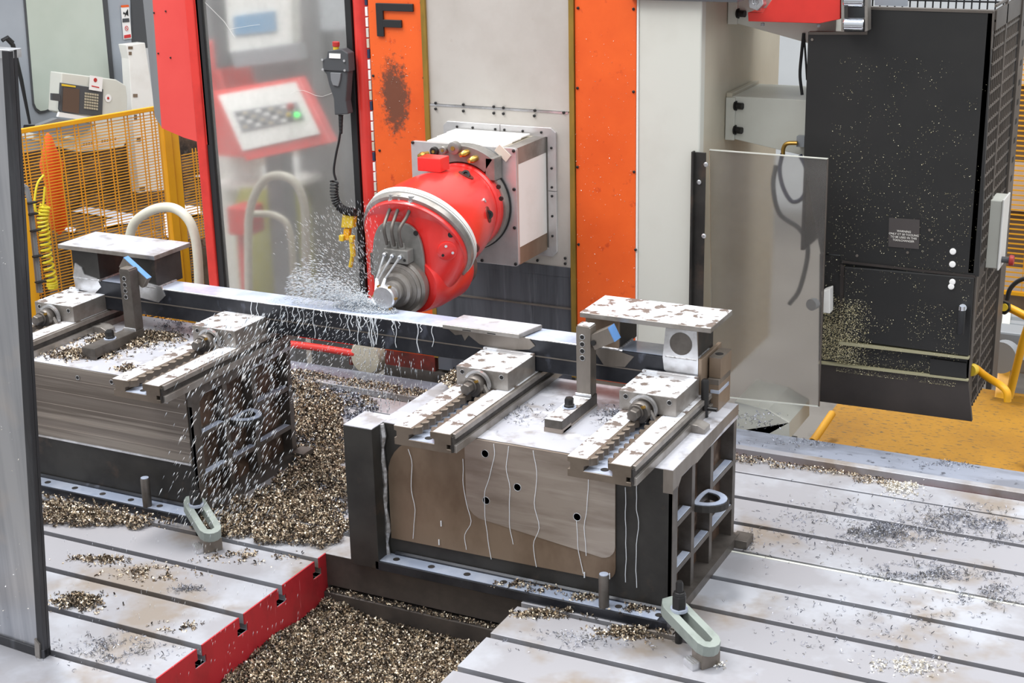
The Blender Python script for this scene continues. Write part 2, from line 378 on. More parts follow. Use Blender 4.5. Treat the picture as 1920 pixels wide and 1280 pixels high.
XL0, XL1, XR0, XR1 = -3.3, -1.168, -.447, 2.1
for k in range(len(SL)-1):
    y0, y1 = SL[k], SL[k+1]
    if y1 < -.05:
        slab(y0, y1, XL0, XL1, ends=[(XL1, 1)])
        if y0 > -1.1: slab(y0, y1, XR0, XR1)
    elif y0 < 0:
        slab(y0, y1, XL0, XL1); slab(y0, y1, XR0, XR1)
        o = slab(-.035, y1, XL1, XR0, cut0=False, depth=.112)
        P('slab_end', MB().prism([(XL1, y0+.0125, 0), (XL1, -.035, 0), (XL1, -.035, -.157), (XL1, y0, -.157), (XL1, y0, -.06), (XL1, y0+.0255, -.06), (XL1, y0+.0255, -.035), (XL1, y0+.0125, -.035)], (.004, 0, 0)), 'red_end', o, label='red painted end face of a slab')
    else:
        slab(y0, y1, XL0, XR1, cut0=True, cut1=(k != 11))
slab(SL[-1], 1.262, XL0, XR1, cut1=False)
P('front_face', MB().box(XL1, -.0365, -.110, XR0, -.035, -.002), 'table_side', table, label='brown-grey machined front face between the two table wings')
P('ledge', MB().box(XL1+.002, -.06, -.20, XR0+.3, .3, -.125), 'table_side', table, bevel=.003)
P('groove_floor', MB().box(XL0, 1.262, -.157, XR1, 1.31, -.03), 'red_paint_dark', table)
P('rear_rail', MB().box(XL0, 1.31, -.157, XR1, 1.51, .004), 'table_far', table, bevel=.003)
P('rear_edge_strip', MB().box(XL0, 1.308, -.02, XR1, 1.345, .009), 'table_top', table, bevel=.002)
b = MB()
for y in SL[:7]: b.box(XL0, y-.024, -.158, XL1-.002, y+.024, -.060); 
for y in SL[2:7]: b.box(XR0+.002, y-.024, -.158, XR1, y+.024, -.060)
for y in SL[7:]: b.box(XL0, y-.024, -.158, XR1, y+.024, -.060)
P('slot_floor', b, 'slot_dark', table, kind='stuff')
P('joint_highlight', MB().box(XL0, SL[9]-.012, -.06, XR1, SL[9]+.006, -.004).box(XL0, SL[9]-.0125, -.02, XR1, SL[9]-.004, .0005), 'cream', table, label='pale strip painted as the white highlight on the joint between two table plates')  # cream colour paints the white highlight along the plate joint
P('bed', MB().box(XL0, -1.3, -.9, XL1-.01, 1.5, -.16).box(XR0+.01, -1.1, -.9, XR1, 1.5, -.16).box(XL1-.02, -.03, -.9, XR0+.02, 1.5, -.2).box(XL1-.02, -1.3, -.9, XR0+.02, 0, -.34), 'table_side', table)
P('pit_strip', MB().box(XL1+.05, -.36, -.2, XL1+.07, -.055, -.168), 'machined_light', table, bevel=.002, label='pale wet strip beside the red table end')
P('table_screw', MB().cyl((-1.16, -.05, -.2), (-1.16, -.05, -.16), .01), 'slot_dark', table)

# ================================================================== fixture blocks
def fixture(dx, dy, right):
    side = 'right' if right else 'left'
    lab = ('large steel fixture block' if right else
           'large ribbed steel fixture block at left, half behind the door post')
    t = thing('fixture_block', lab, 'fixture block', (dx-.479, dy+.288, 0), 'fixture blocks carrying the beam')
    def B(*a): return MB().box(a[0]+dx, a[1]+dy, a[2], a[3]+dx, a[4]+dy, a[5])
    P('top_plate', B(-.958, .0015, .425, -.001, .575, .4716), 'steel_block_top', t)
    P('front_plate', B(-.958, 0, .03, 0, .04, .4705), 'mill_scale', t, bevel=.0015)
    P('core', B(-.9, .03, .02, -.10, .55, .43), 'rust_panel', t)
    P('side_web', B(-.12, .03, .03, -.045, .56, .43), 'rust_panel', t)
    for y0, y1 in ((.172, .197), (.335, .36), (.55, .576)):
        P('vertical_rib', B(-.08, y0, .02, -.004, y1, .43), 'steel_dull', t, bevel=.001)
    P('edge_strip', B(-.012, .0, .03, .001, .038, .41), 'steel_dull', t)
    # machined lip under the top edge, with a slanted cut
    P('top_lip', MB().prism([(dx+.0005, dy+y, z) for y, z in ((-.0005, .471), (-.0005, .40), (.035, .40), (.07, .428), (.15, .428), (.2, .42), (.45, .438), (.577, .438), (.577, .471))], (-.03, 0, 0)), 'steel_side' if right else 'steel_dull', t)
    for y0, y1, z in ((.04, .172, .29), (.04, .172, .143), (.197, .335, .14), (.36, .55, .29), (.36, .55, .14)):
        P('horizontal_rib', B(-.08, y0, z-.016, -.004, y1, z), 'steel_dull', t, bevel=.001)
        if (z, y0) != (.29, .36) or True:
            P('coolant_puddle', B(-.03, y0+.006, z, -.006, y1-.006, z+.0025), 'coolant_film', t, bevel=.001)
    # hoist eye plate
    outer = [(0, .20), (.03, .205)] + [(.055+.05*cos(radians(a)), .262+.062*sin(radians(a))) for a in range(-75, 80, 15)] + [(.03, .325), (0, .335)]
    inner = [(.02+.033*cos(radians(a)), .262+.036*sin(radians(a))) for a in range(-90, 95, 18)]
    lug = MB(); 
    n = 24
    oc = [(.075*cos(a)**1 * (1.08 if cos(a) > 0 else .2), .262+.065*sin(a)) for a in [2*pi*i/n for i in range(n)]]
    ic = [(.004+.045*cos(a) * (1 if cos(a) > 0 else .1), .262+.036*sin(a)) for a in [2*pi*i/n for i in range(n)]]
    for z in (0,):
        v = [(dx+a-.003, dy+b_, .262) for a, b_ in oc]+[(dx+a-.003, dy+b_, .262) for a, b_ in ic]+[(dx+a-.003, dy+b_, .282) for a, b_ in oc]+[(dx+a-.003, dy+b_, .282) for a, b_ in ic]
        f = []
        for i in range(n):
            j = (i+1) % n
            f += [(i, n+i, n+j, j), (2*n+i, 2*n+j, 3*n+j, 3*n+i), (i, j, 2*n+j, 2*n+i), (n+i, 3*n+i, 3*n+j, n+j)]
        lug.add(v, f)
    P('hoist_lug', lug, 'mill_scale', t)
    v = [(dx+a*.93-.003, dy+.262+(b_-.262)*.93, .2825) for a, b_ in oc]+[(dx+a*1.1-.003, dy+.262+(b_-.262)*1.1, .2825) for a, b_ in ic]
    w = [(p[0], p[1], .285) for p in v]; f = []
    for i in range(n):
        j = (i+1) % n; f += [(i, j, n+j, n+i), (2*n+i, 3*n+i, 3*n+j, 2*n+j), (i, 2*n+i, 2*n+j, j), (n+i, n+j, 3*n+j, 3*n+i)]
    P('coolant_puddle', MB().add(v+w, f), 'coolant_film', t, label='white coolant lying on the hoist lug')
    # base flange
    P('base_flange', B(-.958, -.068, 0, .012, .01, .03), 'mill_scale_wet', t, bevel=.0015)
    P('base_plate', B(-.9, 0, 0, .014, .58, .03), 'steel_dull', t)
    P('flange_film', B(-.945, -.062, .03, -.02, -.004, .0315), 'coolant_film', t)
    h = MB()
    for i in range(8): 
        x = dx-.90+.125*i
        if x < dx: h.cyl((x, dy-.035, .029), (x, dy-.035, .0325), .011, n=14)
    P('flange_hole', h, 'slot_dark', t)
    P('weld_bead', MB().tube([(dx-.92, dy-.003, .036), (dx, dy-.003, .036)], .008, 6), 'mill_scale_wet', t)
    P('rear_foot', B(.0, .53, 0, .055, .6, .028) if right else B(.0, .53, 0, .055, .6, .04), 'steel_dull', t, bevel=.002)
    # dowel pin on the flange
    xp = dx-.19; P('dowel_pin', MB().lathe([(.0155, 0), (.0155, .10), (.013, .104)], (xp, dy-.05, .03), (0, 0, 1), 16), 'steel_dull', t, smooth=True)
    P('dowel_top', MB().cyl((xp, dy-.05, .134), (xp, dy-.05, .136), .0135, n=16), 'coolant_film', t)
    def fy(poly, m, y=-.003, name='machined_face', d=.004, label=None):
        return P(name, MB().prism([(dx+x, dy+y, z) for x, z in poly], (0, d, 0)), m, t, label=label)
    def hole(x, z, r=.011):
        P('tapped_hole', MB().cyl((dx+x, dy-.0065, z), (dx+x, dy+.002, z), r, n=18), 'hole_black', t)
        P('hole_chamfer', MB().tube([(dx+x+(r+.001)*cos(a), dy-.006, z+(r+.001)*sin(a)) for a in [2*pi*i/18 for i in range(19)]], .0013, 5), 'bright_steel', t)
    if right:
        # brown milled plate with one big rounded corner, and a paler pocket milled on it
        poly = [(-.934, .085)] + [(-.934, .30)] + arc(-.80, .30, .134, 180, 95, 7) + [(-.72, .437), (-.66, .4695), (-.173, .4695), (-.173, .13)] + arc(-.213, .131, .04, 0, -90, 5) 
        fy(poly, 'steel_brown', -.004, 'milled_face', .006)
        fy([(-.66, .4697), (-.66, .30)]+arc(-.60, .27, .06, 180, 270, 5)+arc(-.215, .205, .042, -90, 0, 5)+[(-.173, .4697)], 'machined_light', -.0065, 'milled_pocket', .004)
        fy([(-.60, .4699), (-.60, .385)]+arc(-.30, .395, .05, -80, 0, 4)+[(-.25, .4699)], 'machined_bands', -.0072, 'milled_pocket', .002) if False else None
        for x, z in ((-.591, .428), (-.486, .338), (-.592, .276), (-.293, .278)): hole(x, z)
        # post welded to the left front corner
        P('corner_post', B(-1.048, -.068, 0.002, -.945, .06, .4705), 'mill_scale', t, bevel=.0015)
        P('post_top', B(-1.047, -.067, .470, -.946, .059, .4722), 'steel_block_top', t)
        P('post_weld', MB().tube([(-.944+.004*sin(i*1.7), -.012, .47-.04*i) for i in range(12)], [.009+.003*sin(i*2.3) for i in range(12)], 6), 'weld', t, label='rough vertical weld beside the corner post')
        for i, (x, pts) in enumerate(((-.855, ((0, .40), (.012, .35), (.004, .28), (.014, .2), (.002, .1))), (-.665, ((0, .40), (-.002, .33), (.003, .27), (.02, .2), (-.002, .15), (.0, .1))),
              (-.56, ((0, .465), (.0, .42), (-.02, .35), (-.036, .29), (-.034, .2), (-.02, .085))), (-.51, ((0, .465), (-.01, .4), (0, .33), (-.004, .25), (-.002, .2), (.006, .15))), (-.43, ((0, .465), (.01, .38), (.0, .30), (.014, .22), (-.006, .16), (.004, .09))),
              (-.293, ((0, .268), (.002, .2), (.01, .14), (.02, .1))), (-.255, ((0, .42), (-.004, .33), (-.014, .25), (-.008, .16))), (-.105, ((0, .455), (-.002, .35), (.005, .30), (-.002, .2), (0, .09))), (-.14, ((0, .40), (0, .3), (.002, .2), (0, .1))))):
            pp = smooth_path([(x+a, -.0085, z) for a, z in pts], 4)
            pp = [Vector((p.x+.001*sin(p.z*70+i), p.y, p.z)) for p in pp]
            P('coolant_run', MB().tube(pp, .0010, 5), 'coolant_drop', t)
        for x, z in ((-.27, .105), (-.19, .118), (-.75, .18), (-.76, .115)):
            P('coolant_run', MB().tube([(x, -.008, z), (x, -.008, z-.018)], .002, 5), 'coolant_drop', t)
    else:
        fy([(-.958, .197), (-.958, .4695), (-.02, .4695), (-.02, .197)], 'machined_bands', -.004, 'milled_face', .006)
        for i, z in enumerate((.425, .375, .325, .275, .235)):
            fy([(-.958, z-.002), (-.958, z), (-.022, z), (-.022, z-.002)], 'machined_light', -.0047, 'milling_step', .002)
        fy([(-.958, .19), (-.958, .197), (-.02, .197), (-.02, .19)], 'bright_steel', -.008, 'step_edge', .008)
        for x, z in ((-.10, .41), (-.23, .42), (-.33, .445), (-.48, .44)): hole(x, z, .0065)
    return t
fixR = fixture(0, 0, True)
fixL = fixture(-1.697, .02, False)
for o, lab in ((fixR, 'steel fixture block right of the pit, dark post at its front left corner'), (fixL, 'steel fixture block at left with horizontal milled bands, behind the door post')):
    o['label'] = lab

# ================================================================== clamp rails
def rail(x0, y0, lab, yend=.60):
    t = thing('clamping_rail', lab, 'clamping rail', (x0+.095, .2, .471), 'toothed clamping rails on the fixture blocks')
    z0, z1 = .471, .531
    def prof(p, name, m, bevel=.001): return P(name, MB().prism([(x0+a, y0, z0+b) for a, b in p], (0, yend-y0, 0)), m, t, bevel=bevel)
    # H shaped body: left and right bars joined by a web
    body = [(0, 0), (.165, 0), (.165, -.012), (.182, -.012), (.19, -.004), (.19, .012), (.176, .012), (.176, .026), (.19, .026), (.19, .06), (.122, .06), (.122, .04), (.135, .036), (.135, .022), (.048, .022), (.05, .036), (.066, .042), (.066, .06), (0, .06), (0, .045), (.008, .043), (.008, .024), (0, .022)]
    prof([(a, max(b, 0)) for a, b in body], 'rail_body', 'rail_steel')
    P('rail_top', MB().box(x0+.001, y0+.001, z1-.0004, x0+.058, yend, z1+.0006), 'steel_top', t)
    P('rail_top', MB().box(x0+.131, y0+.001, z1-.0004, x0+.189, yend, z1+.0006), 'steel_top', t)
    P('slot_film', MB().box(x0+.05, y0+.001, z0+.0215, x0+.134, yend, z0+.0235), 'coolant_film', t)
    P('slot_hole', MB().cyl((x0+.10, y0+.03, z0+.023), (x0+.10, y0+.03, z0+.0245), .012, n=16), 'hole_black', t)
    # side groove with two strips
    P('side_strip', MB().box(x0+.189, y0+.014, z0+.042, x0+.200, yend, z1-.002), 'ground_steel', t, bevel=.001)
    P('side_strip', MB().box(x0+.189, y0+.010, z0, x0+.203, yend, z0+.024), 'ground_steel', t, bevel=.001)
    P('groove', MB().box(x0+.186, y0+.004, z0+.002, x0+.195, yend, z0+.05), 'slot_dark', t)
    # saw-like teeth on the inner edge of each bar
    proto = {}
    n = int((yend-y0-.03)/.0385)
    for i in range(n):
        y = y0+.006+i*.0385
        for s_, xa in ((1, .058), (-1, .131)):
            key = s_
            if key not in proto:
                w = .021*s_
                v = [(xa+x0, y, z1), (xa+x0, y+.030, z1), (xa+x0+w, y+.030, z1-.001), (xa+x0, y, z1-.022), (xa+x0, y+.030, z1-.022), (xa+x0+w, y+.030, z1-.022), (xa+x0+w*.1, y+.004, z1-.001)]
                mb = MB().prism([(xa+x0, y, z1+.0004), (xa+x0+w*.25, y, z1-.002), (xa+x0+w, y+.022, z1-.004), (xa+x0+w, y+.031, z1-.001), (xa+x0, y+.031, z1+.0004)], (0, 0, -.021))
                o = P('tooth', mb, 'rail_steel', t); proto[key] = (o, y)
            else:
                o = proto[key][0].copy(); COL.objects.link(o); o.location.y = y-proto[key][1]
    return t
def jaw(x0, lab, y0=.249, top_m='steel_top'):
    t = thing('clamping_jaw', lab, 'clamping jaw', (x0+.092, y0+.09, .532), 'clamping jaws holding the beam')
    x1, y1, z0, z1 = x0+.182, y0+.196, .532, .591
    P('jaw_body', MB().box(x0, y0, z0, x1, y1, z1), 'ground_steel', t, bevel=.0015)
    P('jaw_top', MB().box(x0+.001, y0+.001, z1-.001, x1-.001, y1-.012, z1+.0008), top_m, t)
    P('jaw_lip', MB().box(x0, y1-.012, z1-.001, x1, y1, z1+.005), 'steel_top', t, bevel=.001)
    for x in (x0+.022, x1-.022):
        P('jaw_hole', MB().cyl((x, y0-.0012, z1-.016), (x, y0+.004, z1-.016), .0075, n=16), 'hole_black', t)
        P('hole_chamfer', MB().tube([(x+.0075*cos(a), y0-.001, z1-.016+.0075*sin(a)) for a in [2*pi*i/16 for i in range(17)]], .001, 5), 'bright_steel', t)
    cx, cz = x0+.083, z0+.016
    P('clamp_nut', MB().lathe([(.0, -.052), (.030, -.052), (.034, -.046), (.034, -.036), (.03, -.03), (.03, -.0)], (cx, y0, cz), (0, 1, 0), 28, True), 'steel_dull', t, smooth=True)
    # curved spring washer behind the nut
    r0, r1 = .037, .045; pts = [radians(a) for a in range(-35, 165, 10)]
    P('nut_collar', MB().loft([[(cx+r0*cos(a), y0-.022, cz+r0*sin(a)), (cx+r1*cos(a), y0-.022, cz+r1*sin(a)), (cx+r1*cos(a), y0-.010, cz+r1*sin(a)), (cx+r0*cos(a), y0-.010, cz+r0*sin(a))] for a in pts]), 'bright_steel', t, smooth=True)
    P('collar_fork', MB().obox((cx+.036, y0-.03, cz-.014), (.012, .014, .04), Matrix.Rotation(radians(-30), 3, 'Y')).obox((cx+.018, y0-.040, cz-.006), (.008, .012, .05)), 'ground_steel', t, bevel=.001)
    P('hex_spindle', MB().lathe([(.019, 0), (.019, .034), (.0165, .038)], (cx-.006, y0-.05, cz+.003), (0, -1, 0), 6).cyl((cx-.006, y0-.06, cz+.003), (cx-.006, y0-.04, cz+.003), .024, n=20), 'steel_dull', t, bevel=.001)
    P('brass_mark', MB().obox((cx+.016, y0-.054, cz+.022), (.014, .004, .008), Matrix.Rotation(radians(-25), 3, 'Y')), 'brass', t)
    return t
rail(-2.60, -.14, 'clamping rail at far left end, mostly behind the door post, carrying a jaw', .62)
rail(-1.876, -.145, 'clamping rail on the right end of the left fixture block, sprayed by coolant', .62)
rail(-.822, -.139, 'clamping rail with blotchy wet top on the left end of the right fixture block', .62)
rail(-.257, -.149, 'clamping rail nearest the camera, on the right end of the right fixture block', .62)
jaw(-2.595, 'steel clamping jaw at far left end of the beam, under the left yoke', .277)
jaw(-1.87, 'steel clamping jaw left of the coolant spray, chips on its top', .268)
jaw(-.821, 'steel clamping jaw right of the spray on the rail above the corner post', .249)
jaw(-.265, 'steel clamping jaw below the right yoke plate', .244)

# ================================================================== the workpiece
wk = thing('welded_beam', 'long dark welded box beam with raised plates at both ends, lying across the fixture blocks', 'workpiece', (-1.3, .5, .531))
bx0, bx1, by0, by1, bz0, bz1 = -2.54, -.09, .45, .562, .5335, .641
P('beam', MB().box(bx0, by0, bz0, bx1, by1, bz1), 'mill_scale_wet', wk, bevel=.004)
P('beam_top', MB().box(bx0+.003, by0+.006, bz1-.001, bx1-.003, by1-.004, bz1+.0012), 'coolant_film', wk, label='beam top flooded with milky coolant')
P('seam', MB().box(bx0, by0-.0015, .583, bx1, by0+.002, .587), 'steel_side', wk)
P('edge_bead', MB().tube([(bx0+.4, by0+.002, bz1), (bx1-.25, by0+.002, bz1)], .003, 6), 'bright_steel', wk)
def yoke(x0, x1, y0, y1, zt, legs, left):
    P('yoke_plate', MB().prism([(x0, y0, zt-.0155), (x1, y0, zt-.0155), (x1, y1, zt-.0155), (x0, y1, zt-.0155)], (0, 0, .0155)), 'ground_steel', wk, bevel=.0008)
    P('plate_top', MB().box(x0+.001, y0+.001, zt-.0006, x1-.001, y1-.001, zt+.0006), 'steel_top' if not left else 'steel_block_top', wk, label='bright wet top of the raised plate')
    for a, b_ in legs:
        y2 = by1
        P('leg_flange', MB().box(a, by0+.002, bz1, b_, by0+.012, zt-.0155), 'mill_scale' if left else 'steel_brown' , wk, bevel=.001)
        P('leg_side', MB().box(a, by0+.01, bz1, a+.009, y2, zt-.0155).box(b_-.009, by0+.01, bz1, b_, y2+.04, zt-.0155), 'mill_scale', wk, bevel=.001)
        P('leg_weld', MB().tube([(a, by0+.0, bz1+.003), (b_, by0+.0, bz1+.003)], .004, 6).tube([(b_, by0+.0, bz1+.003), (b_, by1, bz1+.003)], .005, 6), 'weld', wk)
yoke(-.470, -.042, .42, .62, .76, ((-.465, -.352), (-.196, -.096)), False)
yoke(-2.612, -2.158, .445, .655, .765, ((-2.555, -2.43), (-2.275, -2.165)), True)
# ground bright areas of the weldment
P('ground_patch', MB().prism([(x, by0-.0025, z) for x, z in ((-.20, .60), (-.205, .64), (-.196, .735), (-.096, .735), (-.09, .64), (-.09, .545), (-.15, .56))], (0, .004, 0)), 'bright_steel', wk)
P('ground_disc', MB().lathe([(0, 0), (.036, 0), (.036, .002)], (-.146, by0-.004, .69), (0, 1, 0), 24), 'steel_dull', wk)
P('ground_patch', MB().prism([(x, by0-.0022, z) for x, z in ((-.43, .625), (-.45, .64), (-.36, .641), (-.30, .628), (-.33, .59), (-.40, .585))], (0, .003, 0)), 'steel_side', wk)
for x in (-2.50, -2.20):
    P('ground_patch', MB().prism([(x+a, by0-.003, z) for a, z in ((-.05, .60), (-.055, .65), (-.04, .70), (-.01, .685), (.0, .66), (.06, .65), (.075, .62), (.04, .59))], (0, .006, 0)), 'bright_steel', wk)
P('end_plate', MB().box(bx1, by0-.002, bz0, bx1+.012, by1+.07, .648), 'steel_brown', wk, bevel=.002)
# welded pad in the middle of the beam
pa, pb = at(800, 610, z=.66).x, at(940, 630, z=.66).x
P('pad', MB().prism([(-.965, .425, .645), (-.685, .425, .645), (-.66, .545, .645), (-.95, .545, .645)], (0, 0, .014)), 'ground_steel', wk, bevel=.001)
P('pad_top', MB().prism([(-.963, .427, .6585), (-.687, .427, .6585), (-.662, .543, .6585), (-.948, .543, .6585)], (0, 0, .0012)), 'steel_block_top', wk)
P('pad_skirt', MB().prism([(x, .4465, z) for x, z in ((-.965, .645), (-.93, .62), (-.905, .625), (-.895, .605), (-.88, .625), (-.84, .60), (-.76, .59), (-.66, .605), (-.64, .62), (-.66, .64), (-.69, .645))], (0, .005, 0)), 'steel_side', wk, label='bright weld run-out below the pad')
for x in (-.89, -.80): P('pad_slot', MB().box(x, .4235, .648, x+.03, .4255, .6505), 'hole_black', wk)
for i in range(34):
    x = RNG.normal(-1.25, .14) if i > 12 else RNG.uniform(-1.75, -.95); L_ = .02+.085*RNG.random()
    pp = [(x+.004*sin(k*1.3+i), by0-.002, bz1-L_*k/6) for k in range(7)]
    P('coolant_run', MB().tube(pp, .0007+.0011*RNG.random(), 5), 'coolant_drop', wk)

# ================================================================== locating posts
def locator(x, y, lab, lean):
    t = thing('locating_post', lab, 'locating post', (x, y, .471), 'drilled locating posts in front of the beam')
    # foot bar, running towards the camera
    P('foot_bar', MB().box(x-.03, y-.245, .4785, x+.028, y+.02, .512), 'steel_dull', t, bevel=.0015)
    P('foot_top', MB().box(x-.029, y-.244, .5115, x+.027, y-.03, .5128), 'steel_top' if not lean else 'steel_dull', t)
    P('spacer', MB().box(x-.031, y-.236, .471, x+.029, y+.02, .4785).box(x-.031, y-.246, .471, x+.029, y-.18, .486), 'machined_light' if not lean else 'steel_dull', t)
    P('post', MB().prism([(x-.024, y-.022, .512), (x+.024, y-.022, .512), (x+.024, y-.022, .735), (x+.018, y-.022, .74), (x-.018, y-.022, .74), (x-.024, y-.022, .735)], (0, .045, 0)), 'steel_side' if not lean else 'steel_dull', t, bevel=.0015)
    P('post_top', MB().box(x-.021, y-.020, .7395, x+.021, y+.02, .741), 'steel_top' if not lean else 'steel_side', t)
    P('post_collar', MB().box(x-.027, y-.026, .511, x+.027, y-.0215, .522), 'bright_steel', t, bevel=.001)
    for z in (.705, .682, .660, .637):
        P('post_hole', MB().cyl((x-.003, y-.0235, z), (x-.003, y-.02, z), .0078, n=18), 'hole_black', t)
        P('hole_chamfer', MB().tube([(x-.003+.008*cos(a), y-.0228, z+.008*sin(a)) for a in [2*pi*i/18 for i in range(19)]], .0012, 5), 'bright_steel', t)
    P('washer', MB().cyl((x, y-.13, .5125), (x, y-.13, .516), .022, n=24), 'coolant_film', t)
    P('bolt', MB().lathe([(.017, 0), (.017, .006), (.015, .008), (.015, .024), (.012, .029)], (x, y-.13, .516), (0, 0, 1), 6), 'black_bolt', t)
    R = Matrix.Rotation(radians(-28), 3, 'Y')
    if not lean:
        o = P('swivel_pad', MB().obox((x+.058, y+.005, .705), (.075, .045, .048), R), 'steel_side', t, bevel=.001)
        P('pad_face', MB().obox(Vector((x+.058, y+.005, .705))+R @ Vector((.0385, 0, 0)), (.003, .045, .048), R), 'blue_cut', o, label='blue tinted cut face')
        P('pad_pin', MB().cyl((x+.033, y-.0225, .690), (x+.033, y-.018, .690), .0085, n=16), 'hole_black', t)
    else:
        o = P('swivel_pad', MB().obox((x-.0, y+.035, .715), (.12, .025, .045), Matrix.Rotation(radians(35), 3, 'Y')), 'steel_side', t, bevel=.001)
        P('pad_face', MB().obox(Vector((x, y+.035, .715))+Matrix.Rotation(radians(35), 3, 'Y') @ Vector((0, 0, .023)), (.12, .025, .002), Matrix.Rotation(radians(35), 3, 'Y')), 'blue_cut', o, label='blue tinted top face')
    return t
locator(-.428, .372, 'drilled steel locating post below the left edge of the right yoke plate', False)
lp = at(1180/5.819+60, 420+1105/5.819, z=.512)
locator(-2.205, .355, 'drilled steel locating post under the left yoke plate, chips around its foot', True)

# small stop blocks and side stop
def stop(x, y, lab):
    t = thing('stop_block', lab, 'stop block', (x, y, .471), 'small chamfered stop blocks beside the rails')
    P('block_body', MB().prism([(x-.045, y-.016, .471), (x+.045, y-.016, .471), (x+.045, y-.016, .487), (x+.022, y-.016, .497), (x-.045, y-.016, .497)], (0, .05, 0)), 'ground_steel', t, bevel=.001)
    P('screw_hole', MB().cyl((x-.012, y+.01, .4965), (x-.012, y+.01, .4985), .008, n=14), 'steel_dull', t)
q = at(1120+1060/5.819, 640+985/5.819, z=.471); stop(q.x-.01, q.y+.005, 'small chamfered steel stop beside the nearest rail, on the bright block top')
q = at(60+740/5.819, 420+1180/5.819, z=.471); stop(q.x, q.y, 'small chamfered steel stop among chips behind the left locating post foot')
t = thing('side_stop', 'black screw bar and stacked steel keys at the right end of the beam', 'side stop', (-.05, .5, .4725))
P('screw_bar', MB().lathe([(.012, 0), (.012, .115), (.008, .122)], (-.060, .43, .472), (0, 0, 1), 12).cyl((-.060, .43, .50), (-.02, .43, .50), .007, n=10), 'black_bolt', t, smooth=True)
P('backing_key', MB().box(-.073, .50, .575, -.034, .60, .640), 'steel_brown', t, bevel=.0015)
P('middle_key', MB().box(-.073, .49, .556, -.036, .60, .575), 'steel_side', t, bevel=.0015)
P('key_hole', MB().cyl((-.054, .54, .641), (-.054, .54, .6418), .013, n=16), 'hole_black', t)
P('key_top', MB().box(-.073, .50, .6396, -.034, .60, .6410), 'steel_side', t)
P('base_key', MB().box(-.07, .49, .4725, -.036, .60, .556), 'steel_brown', t, bevel=.0015)
P('wet_strip', MB().box(-.062, .486, .530, -.034, .58, .540), 'coolant_film', t)
# packing block behind the third jaw
t = top('packing_block', MB().box(-1.03, .50, .40, -.84, .62, .50).box(-1.0, .50, .47, -.9, .6, .5), 'mill_scale', 'dark square steel packing block left of a jaw, chips on it', 'steel block', bevel=.002) if False else None

# ================================================================== strap clamps
def strap(px, py, ang, lab):
    t = thing('strap_clamp', lab, 'strap clamp', (px, py, 0), 'grey U-shaped strap clamps on the base flanges')
    R = Matrix.Rotation(ang, 3, 'Z') @ Matrix.Rotation(radians(10), 3, 'Y')
    def tr(p): return R @ Vector(p) + Vector((px, py, .073))
    L_, w, h = .19, .036, .034
    outer = [(-.05, -.022), (-.012, -w)] + [(L_-w+w*cos(radians(a)), w*sin(radians(a))) for a in range(-90, 91, 15)] + [(-.012, w), (-.05, .022)]
    iw = .0135
    inner = [(0.0+iw*cos(radians(a)), iw*sin(radians(a))) for a in range(90, 271, 20)] + [(L_-w-.002+iw*cos(radians(a)), iw*sin(radians(a))) for a in range(-90, 91, 20)]
    # resample both rings to the same count by angle about the strap's centre line
    def ring(poly, n=48):
        pts = [Vector((p[0], p[1], 0)) for p in poly]; c = Vector((.07, 0, 0)); out = []
        for i in range(n):
            a = 2*pi*i/n; d = Vector((cos(a), sin(a), 0)); best = None
            for j in range(len(pts)):
                p, q_ = pts[j], pts[(j+1) % len(pts)]; e = q_-p; den = d.x*e.y-d.y*e.x
                if abs(den) < 1e-9: continue
                tt = ((p-c).x*e.y-(p-c).y*e.x)/den; uu = ((p-c).x*d.y-(p-c).y*d.x)/den
                if tt > 0 and -1e-6 <= uu <= 1+1e-6: best = tt if best is None else min(best, tt)
            out.append(c+d*(best or .01))
        return out
    O = ring(outer); I = ring(inner); n = len(O)
    v = [tr((p.x, p.y, 0)) for p in O]+[tr((p.x, p.y, 0)) for p in I]+[tr((p.x, p.y, h)) for p in O]+[tr((p.x, p.y, h)) for p in I]; f = []
    for i in range(n):
        j = (i+1) % n; f += [(i, n+i, n+j, j), (2*n+i, 2*n+j, 3*n+j, 3*n+i), (i, j, 2*n+j, 2*n+i), (n+i, 3*n+i, 3*n+j, n+j)]
    P('strap', MB().add(v, f), 'clamp_grey', t, bevel=.0015)
    s0 = tr((.012, 0, h)); base = Vector((s0.x, s0.y, 0))
    P('stud', MB().lathe([(.0105, 0), (.0105, .215), (.008, .222)], base-Vector((0, 0, .03)), (0, 0, 1), 14), 'black_bolt', t, smooth=True)
    P('washer', MB().cyl(s0-Vector((0, 0, .003)), s0+Vector((0, 0, .006)), .0245, n=24), 'coolant_film', t)
    P('nut', MB().lathe([(.021, 0), (.021, .036), (.018, .041)], s0+Vector((0, 0, .006)), (0, 0, 1), 6).lathe([(.019, .04), (.015, .05)], s0+Vector((0, 0, .006)), (0, 0, 1), 18), 'black_bolt', t, bevel=.001)
    e = R @ Vector((1, 0, 0)); c = Vector((px, py, 0))+Vector((e.x, e.y, 0)).normalized()*.15; Rz = Matrix.Rotation(ang, 3, 'Z')
    P('heel_block', MB().obox(c+Vector((0, 0, .022)), (.05, .06, .044), Rz), 'steel_side', t, bevel=.001)
    st = P('heel_step', MB().obox(c+Rz @ Vector((-.006, -.040, .009)), (.045, .03, .018), Rz), 'bright_steel', t)
    for k in range(3):
        P('step_ridge', MB().obox(c+Rz @ Vector((-.006, -.051+.009*k, .0195)), (.045, .0045, .004), Rz), 'bright_steel', st)
    return t
strap(.048, -.096, radians(-35.6), 'grey U-shaped strap clamp with black nut at the near corner of the right block')
strap(-1.645, -.074, radians(-35), 'grey U-shaped strap clamp buried in chips at the left block corner')

